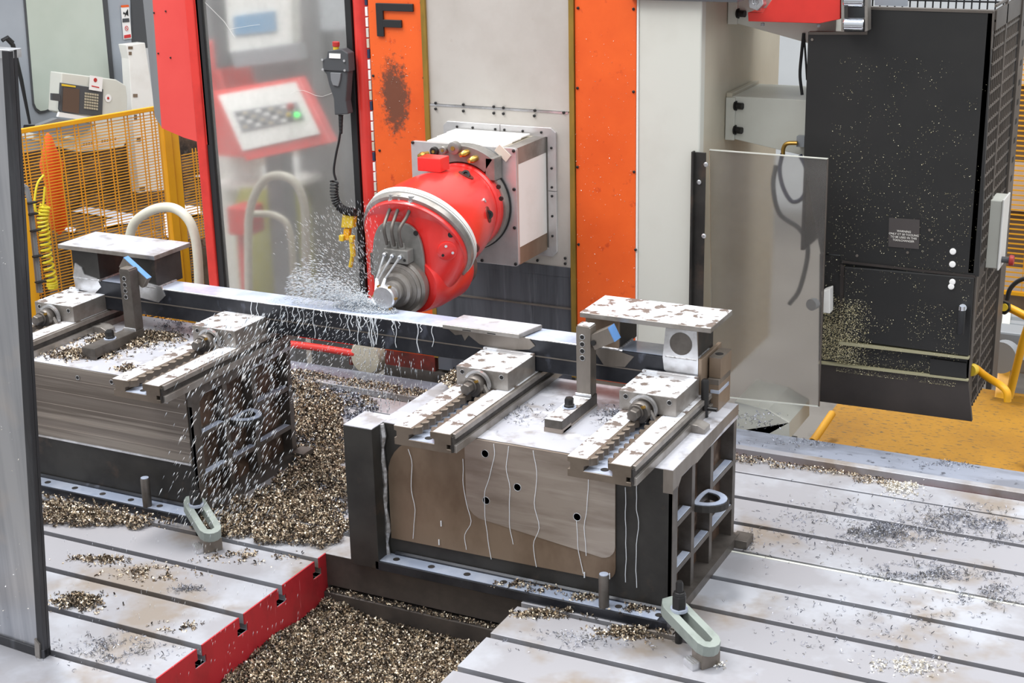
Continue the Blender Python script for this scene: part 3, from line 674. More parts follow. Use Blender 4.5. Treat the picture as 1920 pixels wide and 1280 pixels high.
# ================================================================== machine column
def quadbox(name, pts, th, m, parent=None, **k):
    pts = [Vector(p) for p in pts]; n = (pts[1]-pts[0]).cross(pts[-1]-pts[0]).normalized()
    if n.dot(Vector(CAM)-pts[0]) > 0: n = -n
    return P(name, MB().prism(pts, n*th), m, parent, **k)
YC = 1.56
colm = thing('machine_column', 'tall machine column with orange edge panels, grey sliding covers and cream right side', 'machine column', (-1.2, 2.0, -.1))
P('column_body', MB().box(-1.9, YC+.02, .04, -.495, 2.55, 2.5), 'cream_warm', colm)
P('column_front', MB().box(-.735, YC+.002, .0, -.491, YC+.05, 2.5), 'cream', colm, bevel=.006)
P('bright_edge', MB().box(-.741, YC-.002, .0, -.734, YC+.02, 2.5), 'white_paint', colm)

def stain_mat():
    m = M['orange'].copy(); m.name = 'orange_stained'; n = m.node_tree; N = n.nodes; L = n.links; b = N['Principled BSDF']
    src = b.inputs['Base Color'].links[0].from_socket
    g = N.new('ShaderNodeTexCoord'); mp = N.new('ShaderNodeMapping'); c = at(742, 182, y=YC) - Vector((-1.2, 2.0, -.1))
    sc = (1/.075, 1, 1/.17); mp.inputs['Scale'].default_value = sc; mp.inputs['Location'].default_value = (-c.x*sc[0], -c.y, -c.z*sc[2]); mp.inputs['Rotation'].default_value = (0, 0, 0)
    L.new(g.outputs['Object'], mp.inputs[0]); le = N.new('ShaderNodeVectorMath'); le.operation = 'LENGTH'; L.new(mp.outputs[0], le.inputs[0])
    t = N.new('ShaderNodeTexNoise'); t.inputs['Scale'].default_value = 38; t.inputs['Detail'].default_value = 8; t.inputs['Roughness'].default_value = .8; L.new(g.outputs['Object'], t.inputs['Vector'])
    a = N.new('ShaderNodeMath'); a.operation = 'MULTIPLY_ADD'; L.new(t.outputs['Fac'], a.inputs[0]); a.inputs[1].default_value = 2.4; 
    a2 = N.new('ShaderNodeMath'); a2.operation = 'SUBTRACT'; a2.inputs[0].default_value = -.35; L.new(le.outputs['Value'], a2.inputs[1]); L.new(a2.outputs[0], a.inputs[2])
    r = N.new('ShaderNodeMapRange'); r.inputs['From Min'].default_value = -.12; r.inputs['From Max'].default_value = .22; L.new(a.outputs[0], r.inputs[0])
    x = N.new('ShaderNodeMix'); x.data_type = 'RGBA'; L.new(r.outputs[0], x.inputs[0]); L.new(src, x.inputs[6]); x.inputs[7].default_value = srgb('#74432f'); L.new(x.outputs[2], b.inputs['Base Color'])
    return m
M['orange_stained'] = stain_mat()
zb = .10
P('edge_panel', MB().box(-1.893, YC-.004, zb, -1.648, YC+.02, 2.5), 'orange_stained', colm, bevel=.002, label='orange edge panel with a burnt brown stain and a black letter F')
P('edge_panel', MB().box(-.990, YC-.004, zb, -.742, YC+.02, 2.5), 'orange', colm, bevel=.002, label='orange edge panel with small chips sticking to it')
P('panel_base', MB().box(-1.893, YC-.008, .035, -1.648, YC+.02, zb), 'red_paint_dark', colm)
P('column_foot', MB().box(-1.9, YC-.01, -.15, -.50, YC+.03, .035), 'steel_dull', colm)
for x in (-1.648, -1.012): P('wiper_strip', MB().box(x, YC-.012, zb, x+.020, YC+.01, 2.5), 'brass_edge', colm)
P('cover_plate', MB().box(-1.628, YC, 1.172, -1.012, YC+.02, 2.5), 'cover_plate', colm)
P('cover_plate', MB().box(-1.628, YC-.003, .53, -1.012, YC+.02, 1.168), 'cover_plate', colm)
P('cover_seam', MB().box(-1.628, YC-.005, 1.163, -1.02, YC, 1.171), 'bright_steel', colm)
P('cover_bar', MB().box(-1.628, YC-.008, .515, -1.015, YC+.01, .555), 'cover_plate_low', colm, bevel=.001)
P('cover_plate', MB().box(-1.628, YC-.006, .39, -1.012, YC+.02, .515), 'cover_plate_low', colm, label='lower dark streaked cover plate')
P('cover_plate', MB().box(-1.628, YC-.010, .05, -1.012, YC+.02, .385), 'cover_plate_low', colm, label='lowest dark streaked cover plate')
P('cover_seam', MB().box(-1.628, YC-.014, .384, -1.012, YC, .391), 'steel_side', colm)
sc = None
def screw_at(parent, pos, r=.006, m='black_bolt', name='screw', ax=(0, -1, 0)):
    global sc
    return P(name, MB().lathe([(r, 0), (r, .003), (r*.6, .005)], pos, ax, 10), m, parent)
for px, py in ((817, 193), (869, 196), (926, 200), (944, 202), (1003, 207), (1057, 211), (817, 204), (869, 208), (926, 212), (944, 213), (1002, 217)): screw_at(colm, at(px, py, y=YC-.006))
for px, py in ((700, 142), (712, 282), (795, 146), (1084, 15), (1083, 165), (1083, 313), (1188, 17), (1188, 172), (1189, 322), (1192, 468), (1085, 458), (790, 5)): screw_at(colm, at(px, py, y=YC-.004), .0055)
for px, py in ((1008, 488), (1060, 484), (1060, 494)): screw_at(colm, at(px, py, y=YC-.008), .006)
# frame of flat bars round the ram
def bar(poly): P('ram_frame_bar', MB().prism([(x, YC-.014, z) for x, z in poly], (0, .013, 0)), 'flange_steel', colm, bevel=.001)
bar([(-1.563, 1.02), (-1.563, 1.09), (-1.545, 1.107), (-1.31, 1.107), (-1.31, 1.07), (-1.53, 1.07), (-1.53, 1.02)])
bar([(-1.308, 1.107), (-1.09, 1.107), (-1.07, 1.09), (-1.07, .86), (-1.105, .86), (-1.105, 1.07), (-1.308, 1.07)])
bar([(-1.07, .858), (-1.07, .615), (-1.09, .595), (-1.2, .595), (-1.2, .63), (-1.105, .63), (-1.105, .858)])
for x, z in ((-1.5, 1.088), (-1.43, 1.088), (-1.33, 1.088), (-1.29, 1.088), (-1.21, 1.088), (-1.13, 1.088), (-1.088, 1.03), (-1.088, .95), (-1.088, .875), (-1.088, .84), (-1.088, .76), (-1.088, .68)): screw_at(colm, (x, YC-.014, z), .005)
# letter F from flat bars
f0, f1, f2 = at(707, 5, y=YC), at(722, 68, y=YC), at(777, 12, y=YC)
P('letter_f', MB().box(f0.x, YC-.014, f1.z, f0.x+.032, YC-.004, f0.z).box(f0.x+.03, YC-.014, f0.z-.030, f2.x, YC-.004, f0.z).box(f0.x+.03, YC-.014, f0.z-.094, f0.x+.115, YC-.004, f0.z-.064), 'black_rubber', colm, bevel=.002, label='black raised letter F')
P('gap_darkener', MB().box(-.50, 1.66, -.9, -.29, 2.33, -.33), 'mill_scale', colm)  # dark box added so the floor gap beside the platform stays dark
P('top_guard', MB().box(-.76, YC-.03, 1.60, -.35, YC+.3, 1.625), 'dark_grey', colm)
# bracket arms to the tool changer
def bracket(z0, z1, z1r, y0=1.865, y1=2.2):
    P('bracket_arm', MB().prism([(x, y0, z) for x, z in ((-.47, z0), (-.08, z1r), (-.08, z1), (-.47, z1))], (0, y1-y0, 0)), 'cream', colm, bevel=.002)
    P('bracket_flange', MB().box(-.494, y0-.0, z0, -.47, y1, z1+.012), 'cream_warm', colm, bevel=.002)
    P('flange_front', MB().box(-.492, y0-.012, z0-.005, -.455, y0+.004, z1-.004), 'cream', colm, bevel=.002)
    for z in (z0+.035, z1-.035):
        P('flange_bolt', MB().lathe([(.013, 0), (.013, .028)], (-.452, y0-.004, z), (1, -.25, 0), 12).cyl((-.456, y0-.003, z), (-.45, y0-.004, z), .019, n=14), 'black_bolt', colm, smooth=True)
bracket(1.05, 1.213, .985); bracket(1.49, 1.68, 1.40)
P('shade_plate', MB().box(-.30, 2.25, .9, -.27, 2.3, 2.2), 'dark_frame', colm) if False else None

# ================================================================== ram and milling head
head = thing('milling_head', 'red universal milling head on a white square ram, coolant nozzles at its spindle', 'milling head', (-1.3, 1.2, .6))
YP = 1.28
r0, r1 = at(770, 261, y=YP), at(972, 500, y=YP)
x0, z1_, x1, z0_ = r0.x, r0.z, r1.x, r1.z
P('ram_plate', MB().prism([(x, YP, z) for x, z in rrect(x0, z0_, x1, z1_-.006, .012, 3)], (0, .018, 0)), 'flange_steel', head, bevel=.0015)
bx = x1-.004; xl = x0+.06
P('ram_body', MB().box(xl, YP+.018, z0_+.004, bx-.003, YC-.014, z1_-.010), 'cream_warm', head)
P('ram_side', MB().box(bx-.004, YP+.018, z0_+.07, bx, YC-.012, z1_-.07), 'white_paint', head)
P('ram_way', MB().box(bx-.05, YP+.018, z1_-.07, bx+.001, YC-.012, z1_-.008), 'ground_steel', head, label='polished steel guideway strip')
P('ram_way', MB().box(bx-.05, YP+.018, z0_+.003, bx+.001, YC-.012, z0_+.07), 'steel_brown', head, label='brown reflecting lower guideway strip')
for i in range(3):
    P('top_shutter', MB().box(xl, YP+.02+.078*i, z1_-.010+.003*i, bx-.06, YP+.02+.078*(i+1), z1_-.004+.003*i), 'white_paint', head, bevel=.001)
for px, py in ((774, 267), (963, 283), (964, 355), (965, 427), (967, 495), (904, 488)): screw_at(head, at(px, py, y=YP), .0065)
A = Vector((at(880, 381, y=YP).x, 0, at(880, 381, y=YP).z))
def ax(y): return Vector((A.x, y, A.z))
P('seal_ring', MB().lathe([(.180, 0), (.180, .008)], ax(YP), (0, -1, 0), 64), 'black_rubber', head, smooth=True)
P('index_ring', MB().lathe([(.176, 0), (.176, .034), (.172, .036)], ax(YP-.006), (0, -1, 0), 64), 'ground_steel', head, smooth=True)
P('head_flange', MB().lathe([(.166, 0), (.168, .004), (.168, .034), (.162, .042)], ax(YP-.040), (0, -1, 0), 64), 'head_red', head, smooth=True)
NJ = Vector((0, -.867, -.498)).normalized(); J = Vector((-1.245, .80, .857)); RJ = .206
J1 = (Vector((1, 0, 0))-NJ*NJ.x).normalized(); J2 = J1.cross(NJ).normalized()
if J2.z < 0: J2 = -J2
NN = 64
def circ(c, u, w, r): return [c+u*(r*cos(2*pi*i/NN))+w*(r*sin(2*pi*i/NN)) for i in range(NN)]
X3, Z3 = Vector((1, 0, 0)), Vector((0, 0, 1))
fl = circ(ax(YP-.080), X3, Z3, .160); jc = circ(J-NJ*.0, J1, J2, RJ-.008)
loops = []
for k in range(11):
    t = k/10; tt = t*t*(3-2*t)
    L_ = []
    for a, b_ in zip(fl, jc):
        p = a.lerp(b_, tt*.5+t*.5); c = ax(YP-.08).lerp(J, t); d = (p-c); p = c+d*(1+.07*sin(pi*t)); L_.append(p)
    loops.append(L_)
UH = P('upper_housing', MB().loft(loops), 'head_red', head, smooth=True)
P('swivel_ring', MB().lathe([(RJ-.006, -.004), (RJ+.004, .0), (RJ+.006, .024), (RJ-.0, .026)], J, NJ, 72), 'white_paint', head, smooth=True)
P('swivel_ring', MB().lathe([(RJ-.004, .026), (RJ+.003, .028), (RJ+.001, .046), (RJ-.010, .050)], J, NJ, 72), 'ground_steel', head, smooth=True)
P('oil_groove', MB().lathe([(RJ+.0055, .0165), (RJ+.0062, .0185)], J, NJ, 72), 'steel_dull', head, smooth=True)
# lower housing
YH = .665
hl, hr, ht = at(697, 440, y=YH).x, at(800, 470, y=YH).x, at(740, 413, y=YH).z
NC = Vector((-1.243, 0, .698))
hw = (hr-hl)/2; hc = (hr+hl)/2
def arch(y, w, top_, bot, cx):
    out = []
    cz = (top_+bot)/2
    for i in range(NN):
        a = 2*pi*i/NN; c_, s_ = cos(a), sin(a)
        e = .62; x = w*math.copysign(abs(c_)**e, c_); z = (top_-bot)/2*math.copysign(abs(s_)**(.8 if s_ > 0 else .6), s_)
        out.append(Vector((cx+x, y, cz+z)))
    return out
ja = circ(J+NJ*.048, J1, J2, RJ-.012); ar = arch(YH+.01, hw+.012, ht+.004, .600, hc)
loops = []
for k in range(11):
    t = k/10; L_ = []
    for a, b_ in zip(ja, ar):
        p = a.lerp(b_, t); c = (J+NJ*.048).lerp(Vector((hc, YH, .77)), t); L_.append(c+(p-c)*(1+.10*sin(pi*t)*(1-t*.3)))
    loops.append(L_)
LH = P('lower_housing', MB().loft(loops), 'head_red', head, smooth=True)
P('housing_rib', MB().lathe([(RJ-.012, .048), (RJ-.010, .052), (RJ-.012, .066), (RJ-.020, .068)], J, NJ, 72), 'head_red', head, smooth=True)
P('spindle_housing', MB().lathe([(.095, 0), (.100, .02), (.108, .1), (.108, .24), (.098, .27)], (NC.x+.03, YH+.0, NC.z+.0), (0, 1, 0), 48), 'head_red', head, smooth=True)
P('rear_cap', MB().lathe([(.088, 0), (.088, .05), (.08, .055)], (NC.x+.03, YH+.265, NC.z), (0, 1, 0), 40), 'steel_dull', head, smooth=True)
P('face_plate', MB().prism([p-Vector((0, .008, 0)) for p in arch(YH+.002, hw-.006, ht-.004, .604, hc-.004)], (0, .012, 0)), 'grey_iron', head, bevel=.002)
P('spindle_nose', MB().lathe([(.098, 0), (.098, .028), (.09, .034), (.088, .036), (.088, .042), (.076, .046), (.076, .050), (.06, .050), (.06, .066), (.05, .07), (.05, .064), (.036, .064), (.036, .085), (.030, .088)], (NC.x, YH-.004, NC.z), (0, -1, 0), 56), 'ground_steel', head, smooth=True)
P('nose_groove', MB().lathe([(.0765, .0), (.0765, .0015), (.0605, .0015)], (NC.x, YH-.0495, NC.z), (0, -1, 0), 48), 'slot_dark', head, smooth=True)
P('nose_groove', MB().lathe([(.0885, .0), (.0885, .004)], (NC.x, YH-.0375, NC.z), (0, -1, 0), 48), 'slot_dark', head, smooth=True)
P('nose_key', MB().box(NC.x+.02, YH-.043, NC.z+.078, NC.x+.036, YH-.03, NC.z+.09), 'slot_dark', head)
cut = P('cutter', MB().lathe([(.026, 0), (.026, .03), (.040, .036), (.042, .06), (.038, .066), (.015, .066)], (NC.x, YH-.085, NC.z-.006), (0, -1, 0), 32), 'bright_steel', head, smooth=True)
for i in range(6):
    a = 2*pi*i/6; P('cutter_insert', MB().obox((NC.x+.041*cos(a), YH-.14, NC.z-.006+.041*sin(a)), (.012, .014, .006), Matrix.Rotation(-a, 3, 'Y')), 'brass', cut)
# nozzle block, feed pipes, nozzles
nb = at(746, 477, y=YH-.03)
P('nozzle_block', MB().box(nb.x-.045, YH-.05, nb.z-.026, nb.x+.05, YH-.006, nb.z+.022), 'grey_iron', head, bevel=.003)
P('block_screw', MB().cyl((nb.x+.038, YH-.052, nb.z-.012), (nb.x+.038, YH-.049, nb.z-.012), .005, n=10), 'hole_black', head)
tips = []
for i, (tx, ty, bx_, by_, nx, ny, ex, ey) in enumerate(((736, 380, 727, 463, 722, 474, 706, 522), (751, 381, 741, 466, 737, 477, 708, 527), (772, 383, 755, 468, 752, 479, 722, 522))):
    t_ = at(tx, ty, y=.67); b2 = at(bx_, by_, y=YH-.03)
    path = smooth_path([t_, t_+Vector((-.010, -.020, -.04)), b2+Vector((.002, -.022, .07)), b2], 6)
    P('feed_pipe', MB().tube(path, .0062, 10), 'steel_dull', head, smooth=True)
    P('pipe_fitting', MB().lathe([(.0125, 0), (.0125, .012), (.010, .014), (.010, .026)], t_+Vector((0, .0, .012)), path[1]-path[0], 6).cyl(t_+Vector((0, 0, .03)), t_, .012, n=12), 'bright_steel', head)
    P('pipe_fitting', MB().lathe([(.011, 0), (.011, .014), (.008, .03)], b2-Vector((0, 0, .008)), (0, 0, 1), 6), 'grey_iron', head)
    n0, n1 = at(nx, ny, y=YH-.052), at(ex, ey, y=YH-.100)
    P('nozzle_ball', MB().lathe([(.0, 0), (.007, .002), (.009, .007), (.007, .012), (0, .014)], n0, (n1-n0), 14), 'chrome', head, smooth=True)
    P('nozzle_tube', MB().tube([n0, n1], [.0045, .0032], 8), 'bright_steel', head, smooth=True)
    tips.append((n0, n1))
for px, py, y in ((780, 437, YH-.004),): P('plate_hole', MB().cyl(at(px, py, y=YH-.006), at(px, py, y=YH-.006)+Vector((0, -.003, 0)), .009, n=16), 'hole_black', head)
# arched manifold with fittings on the ram plate
AR = [radians(a) for a in np.linspace(54, 128, 14)]
P('manifold', MB().loft([[ax(YP-.062)+Vector((.172*cos(a), 0, .172*sin(a))), ax(YP-.062)+Vector((.234*cos(a), 0, .234*sin(a))), ax(YP-.002)+Vector((.234*cos(a), 0, .234*sin(a))), ax(YP-.002)+Vector((.172*cos(a), 0, .172*sin(a)))] for a in AR]), 'grey_iron', head, bevel=.002)
P('manifold_foot', MB().box(A.x+.105, YP-.062, A.z+.11, A.x+.145, YP-.002, A.z+.195), 'grey_iron', head, bevel=.003)
for px, py, r, m, l in ((816, 283, .017, 'hole_black', .012), (835, 280, .015, 'grey_iron', .02), (855, 276, .024, 'grey_iron', .022)):
    c = at(px, py, y=YP-.06); P('manifold_cap', MB().lathe([(r, 0), (r, l), (r*.8, l+.003)], c, (0, -1, 0), 24), m, head, smooth=True)
    P('cap_stud', MB().lathe([(r*.35, l), (r*.35, l+.006)], c, (0, -1, 0), 12), 'brass', head)
for px, py in ((872, 287), (888, 298), (793, 292)):
    c = at(px, py, y=YP-.07); d_ = Vector((-.35, -1, -.15)) if px > 800 else Vector((-.2, -1, 0))
    P('brass_plug', MB().lathe([(.011, 0), (.011, .02), (.013, .022), (.013, .036), (.009, .042), (.009, .05), (.0, .052)], c+Vector((.01, .02, .004)), d_, 12), 'brass', head, smooth=True)
h_, n_ = surf_hit(UH, 808, 318)
P('lifting_block', MB().obox(h_+Vector((0, .02, .020)), (.095, .07, .05)), 'head_red', head, bevel=.003)
for px, py in ((874, 328), (916, 402), (884, 462)):
    h_, n_ = surf_hit(UH, px, py); ax_ = (n_*.5+Vector((.1, -1, .1))).normalized()
    P('bolt_pocket', MB().lathe([(.030, -.004), (.030, .0015), (.026, .002)], h_, n_, 20), 'red_paint_dark', head)  # dark red disc puts the shade of the bolt recess into colour
    P('flange_bolt', MB().lathe([(.016, -.01), (.016, .012), (.009, .012), (.009, .006)], h_, ax_, 16), 'black_bolt', head, smooth=True)
for px, py in ((908, 376), (935, 350), (940, 372)):
    h_, n_ = surf_hit(UH, px, py); P('oil_plug', MB().lathe([(.009, -.002), (.009, .004)], h_, n_, 6), 'bright_steel' if px == 908 else 'black_bolt', head)
h_, n_ = surf_hit(LH, 838, 470)
P('round_cover', MB().lathe([(.034, -.01), (.034, .004), (.030, .006)], h_, n_, 32), 'head_red', head, smooth=True)
for a in (0, 2.1, 4.2): P('cover_screw', MB().lathe([(.005, .005), (.005, .008)], h_+n_.orthogonal().normalized()*.02*cos(a)+n_.cross(n_.orthogonal()).normalized()*.02*sin(a), n_, 10), 'bright_steel' if a else 'hole_black', head)
for px, py in ((845, 440),):
    h_, n_ = surf_hit(LH, px, py); P('tapped_hole', MB().lathe([(.010, -.004), (.010, .0015)], h_, n_, 14), 'hole_black', head)
P('side_tab', MB().box(hl-.012, YH+.0, .72, hl+.006, YH+.03, .80), 'steel_dull', head, bevel=.002)
q0 = at(943, 287, y=YP-.001)
P('name_tag', MB().obox(q0+Vector((0, -.001, 0)), (.062, .003, .034), Matrix.Rotation(radians(40), 3, 'Y')), 'beige_wall', head, bevel=.0008, label='blank pinkish metal tag with two screws')

# ================================================================== guard door at the left
YD = 1.6
door = thing('guard_door', 'red framed sliding guard door with a scratched clear plastic pane', 'machine door', (-2.4, YD+.02, .1))
P('pane', MB().box(-2.775, YD+.016, .12, -2.015, YD+.022, 2.2), 'polycarbonate', door)
P('gasket', MB().box(-2.787, YD, .10, -2.757, YD+.04, 2.2), 'black_rubber', door, bevel=.003)
P('gasket', MB().box(-2.033, YD, .10, -2.003, YD+.04, 2.2), 'black_rubber', door, bevel=.003)
P('frame_stile', MB().lathe([(.042, 0), (.042, 2.1)], (-1.962, YD+.03, .1), (0, 0, 1), 20), 'frame_red', door, smooth=True)
P('frame_stile', MB().box(-2.835, YD-.012, .10, -2.787, YD+.05, 2.2), 'frame_red', door, bevel=.006)
P('frame_rail', MB().box(-2.835, YD, .08, -1.93, YD+.045, .13), 'frame_red', door, bevel=.005)
rl = [at(270, -40, y=YD), at(365, -40, y=YD), at(396, 272, y=YD), at(348, 258, y=YD), at(304, 240, y=YD), at(300, 225, y=YD)]
quadbox('side_panel', [at(283, -40, y=YD), at(366, -40, y=YD), at(392, 272, y=YD), at(345, 258, y=YD), at(303, 240, y=YD)], .03, 'panel_red', door)
quadbox('panel_edge', [at(264, -40, y=YD+.03), at(284, -40, y=YD+.001), at(304, 240, y=YD+.001), at(290, 218, y=YD+.03)], .02, 'mid_grey', door)
for px, py in ((289, 24), (311, 21), (297, 100), (320, 108)): screw_at(door, at(px, py, y=YD), .004)
P('scratch', MB().tube([at(430+i*3, 55-11*math.sin(i/20), y=YD+.014) for i in range(20)], .0008, 4).tube([at(385, 5, y=YD+.014), at(420, 40, y=YD+.014), at(440, 70, y=YD+.014)], .0008, 4).tube([at(545+i*12, 175-6*sin(i), y=YD+.014) for i in range(8)], .0008, 4), 'white_paint', door, kind='stuff')
hd = thing('tube_handle', 'short red bent tube handle below the beam, sprayed with coolant', 'handle', (-2.3, YD-.04, .04))
hp = [at(546, 645, y=YD-.03), at(600, 652, y=YD-.03), at(650, 660, y=YD-.03), at(668, 662, y=YD-.03), at(684, 652, y=YD+.0)]
P('tube', MB().tube(smooth_path(hp, 5), .0165, 14), 'frame_red', hd, smooth=True)
P('stem', MB().cyl(at(660, 664, y=YD-.03), at(660, 682, y=YD-.03), .012), 'red_paint_dark', hd)
c = at(690, 668, y=YD-.02)
top('cream_casting', MB().lathe([(.0, 0), (.07, .004), (.085, .03), (.085, .06)], c+Vector((0, -.03, .0)), (0, 1, 0), 32), 'cream_warm', 'rounded cream casting behind the beam, wet with coolant drips', 'casting', smooth=True)

# pendant hanging inside the door
pd = thing('hand_pendant', 'black hand-held control pendant with red stop button hanging on the door', 'control pendant', at(632, 225, y=YD-.05))
def px_poly(pts, y, d, name, m, par, **k): return P(name, MB().prism([at(a, b_, y=y) for a, b_ in pts], (0, d, 0)), m, par, **k)
yq = YD-.075
px_poly([(614, 95), (640, 92), (652, 100), (654, 135), (605, 132), (604, 112), (612, 108)], yq, .05, 'pendant_head', 'dark_grey', pd, bevel=.004)
px_poly([(605, 132), (652, 133), (648, 190), (652, 214), (627, 216), (625, 185), (616, 158), (612, 140)], yq+.005, .045, 'pendant_grip', 'dark_grey', pd, bevel=.005)
px_poly([(619, 136), (639, 137), (637, 150), (634, 162), (624, 160), (620, 150)], yq-.002, .01, 'grip_inlay', 'mid_grey', pd, bevel=.002)
px_poly([(617, 100), (638, 101), (638, 110), (617, 109)], yq-.003, .004, 'pendant_label', 'label_white', pd)
P('stop_collar', MB().cyl(at(630, 95, y=yq+.02), at(630, 86, y=yq+.02), .012, n=16), 'yellow_button', pd)
P('stop_button', MB().cyl(at(630, 87, y=yq+.02), at(630, 78, y=yq+.02), .015, n=18), 'red_button', pd, bevel=.002)
for px, py in ((604, 112), (645, 114), (605, 130), (646, 132)): P('pendant_screw', MB().cyl(at(px, py, y=yq-.006), at(px, py, y=yq+.0), .005, n=10), 'bright_steel', pd)
cp = [at(639, 216, y=yq+.02), at(639, 235, y=yq+.02), at(636, 262, y=yq+.02), at(630, 290, y=yq+.02), at(626, 320, y=yq+.02), at(630, 338, y=yq+.02)]
P('cable_sleeve', MB().lathe([(.011-.001*(i % 2)-.0006*i/2, .007*i) for i in range(12)], cp[0], cp[1]-cp[0], 12), 'black_rubber', pd)
P('cable', MB().tube(smooth_path(cp, 6), .005, 8), 'black_rubber', pd, smooth=True)
hx = []
ca = smooth_path([at(627, 340, y=yq+.02), at(627, 365, y=yq+.02), at(634, 385, y=yq+.02), at(648, 395, y=yq+.02), at(668, 398, y=yq+.02)], 12); turns = 17
for i in range(turns*10):
    s_ = i/(turns*10)*(len(ca)-1.001); k = int(s_); c = ca[k].lerp(ca[k+1], s_-k); t_ = (ca[k+1]-ca[k]).normalized(); u = t_.orthogonal().normalized(); w = t_.cross(u); a = 2*pi*i/10
    hx.append(c+(u*cos(a)+w*sin(a))*.015)
P('coiled_cable', MB().tube(hx, .0048, 6), 'black_rubber', pd, smooth=True)
yb_ = thing('plug_bracket', 'yellow plug bracket hanging on the guard door pane below the coiled cable', 'bracket', at(652, 480, y=YD-.05))
px_poly([(642, 401), (663, 403), (661, 428), (639, 427)], YD-.06, .03, 'plug', 'yellow_button', yb_, bevel=.003)
px_poly([(644, 428), (655, 429), (653, 451), (643, 450)], YD-.055, .02, 'yoke', 'yellow', yb_, bevel=.002)
px_poly([(635, 441), (644, 442), (643, 453), (635, 452)], YD-.065, .02, 'hook', 'yellow_button', yb_, bevel=.002)
px_poly([(654, 442), (662, 443), (661, 455), (654, 454)], YD-.065, .02, 'hook', 'yellow_button', yb_, bevel=.002)
P('drop_tube', MB().tube([at(660, 455, y=YD-.05), at(662, 480, y=YD-.05)], .012, 10).tube([at(661, 480, y=YD-.05), at(657, 500, y=YD-.05)], .009, 10), 'yellow_button', yb_)
# energy chain between door and column
ec = thing('cable_chain', 'narrow white and blue cable chain between the red door stile and the orange panel', 'cable chain', (-1.91, YC+.01, .6))
for i in range(26):
    P('chain_link', MB().box(-1.911, YC-.0, .75+i*.042, -1.899, YC+.03, .75+i*.042+.036), ('cream_warm', 'label_white', 'cream', 'navy_cable', 'white_paint')[i*7 % 5], ec, bevel=.001)

# ================================================================== tool changer cabinet
YK = 1.75
cab = thing('tool_changer_cabinet', 'large black steel tool changer cabinet with a lower door and mesh side at right', 'machine cabinet', (.2, 2.0, .05))
def pxz(pts, y): return [at(a, b_, y=y) for a, b_ in pts]
def flat(name, pts, d, m, par, y=YK, **k): return P(name, MB().prism(pxz(pts, y), (0, d, 0)), m, par, **k)
flat('front_panel', [(1515, 62), (1623, 62), (1628, 15), (1862, 22), (1835, 519), (1575, 489), (1576, 478), (1538, 474), (1507, 300)], .022, 'black_cab', cab, bevel=.002)
flat('panel_edge', [(1515, 60), (1623, 60), (1628, 13), (1862, 20), (1861, 25), (1631, 18), (1626, 65), (1515, 65)], .03, 'cage_steel', cab, y=YK-.002)
flat('lower_panel', [(1537, 476), (1575, 480), (1577, 492), (1828, 522), (1815, 715), (1535, 680)], .02, 'black_cab', cab, y=YK+.01)
dr = flat('door', [(1583, 500), (1826, 521), (1816, 668), (1580, 636)], .02, 'black_cab', cab, y=YK-.012, bevel=.003)
flat('door_trim', [(1576, 496), (1583, 498), (1580, 636), (1573, 642)], .02, 'black_low', cab, y=YK-.004)
flat('door_sill', [(1573, 640), (1816, 670), (1816, 674), (1573, 646)], .03, 'dust', cab, y=YK-.016)
flat('door_head', [(1580, 489), (1828, 517), (1828, 521), (1580, 493)], .02, 'black_low', cab, y=YK-.006)
flat('ledge', [(1535, 678), (1815, 712), (1815, 715), (1535, 682)], .02, 'dust', cab, y=YK-.008)
flat('skirt', [(1535, 681), (1815, 715), (1822, 790), (1535, 752)], .02, 'black_low', cab, y=YK+.004)
flat('blank_plate', [(1744, 672), (1812, 681), (1812, 712), (1743, 704)], .006, 'black_cab', cab, y=YK+.0)
P('handle_bar', MB().lathe([(.012, 0), (.014, .004), (.014, .085), (.012, .09)], at(1800, 626, y=YK-.055), (0, 0, 1), 14), 'black_rubber', dr, smooth=True)
P('handle_base', MB().cyl(at(1805, 577, y=YK-.055), at(1805, 577, y=YK-.010), .014, n=14).lathe([(.013, 0), (.013, .015)], at(1803, 581, y=YK-.055), (0, 0, 1), 14), 'chrome', dr, smooth=True)
for px, py in ((1786.9, 471), (1786, 495)): P('cap_screw', MB().lathe([(.0115, 0), (.0115, .004), (.007, .005)], at(px, py, y=YK-.001), (0, -1, 0), 16), 'label_white', cab)
for px, py in ((1786, 528), (1783.7, 536.7)): P('cap_screw', MB().lathe([(.011, 0), (.011, .004), (.006, .005)], at(px, py, y=YK-.013), (0, -1, 0), 16), 'label_white', dr)
for px, py in ((1523, 74), (1743, 431), (1748, 449), (1702, 473), (1607, 479)): P('small_screw', MB().lathe([(.005, 0), (.005, .003)], at(px, py, y=YK-.0005), (0, -1, 0), 10), 'steel_side', cab)
wp = flat('warning_plate', [(1667, 408), (1724.5, 412), (1723, 467), (1665.5, 462)], .002, 'hmi_grey', cab, y=YK-.003, label='small grey plate with engraved white warning text')
M['warn'] = mat('warn', '#55504f', .35, .4)
wp.data.materials[0] = M['warn']
cc = at(1694.5, 440, y=YK-.0036)
ux = (at(1724, 412, y=YK)-at(1667, 408, y=YK)).normalized()
for i, s_ in enumerate(('WARNING', 'ONLY CT 50 TOOLING', 'TO BE USED IN THIS', 'TOOLCHANGER')):
    text('warning_text', s_, cc+Vector((0, 0, .016-.0115*i-.004)), .0105, 'text_white', wp, ux=(1, 0, 0), uy=(0, 0, 1))
P('inner_box', MB().box(-.05, YK+.03, .08, .44, 2.2, .60), 'black_cab', cab)
P('left_side', MB().box(-.153, YK+.02, .66, -.14, 2.2, 1.47).box(-.055, YK+.02, .07, -.045, 2.2, .66), 'black_cab', cab)
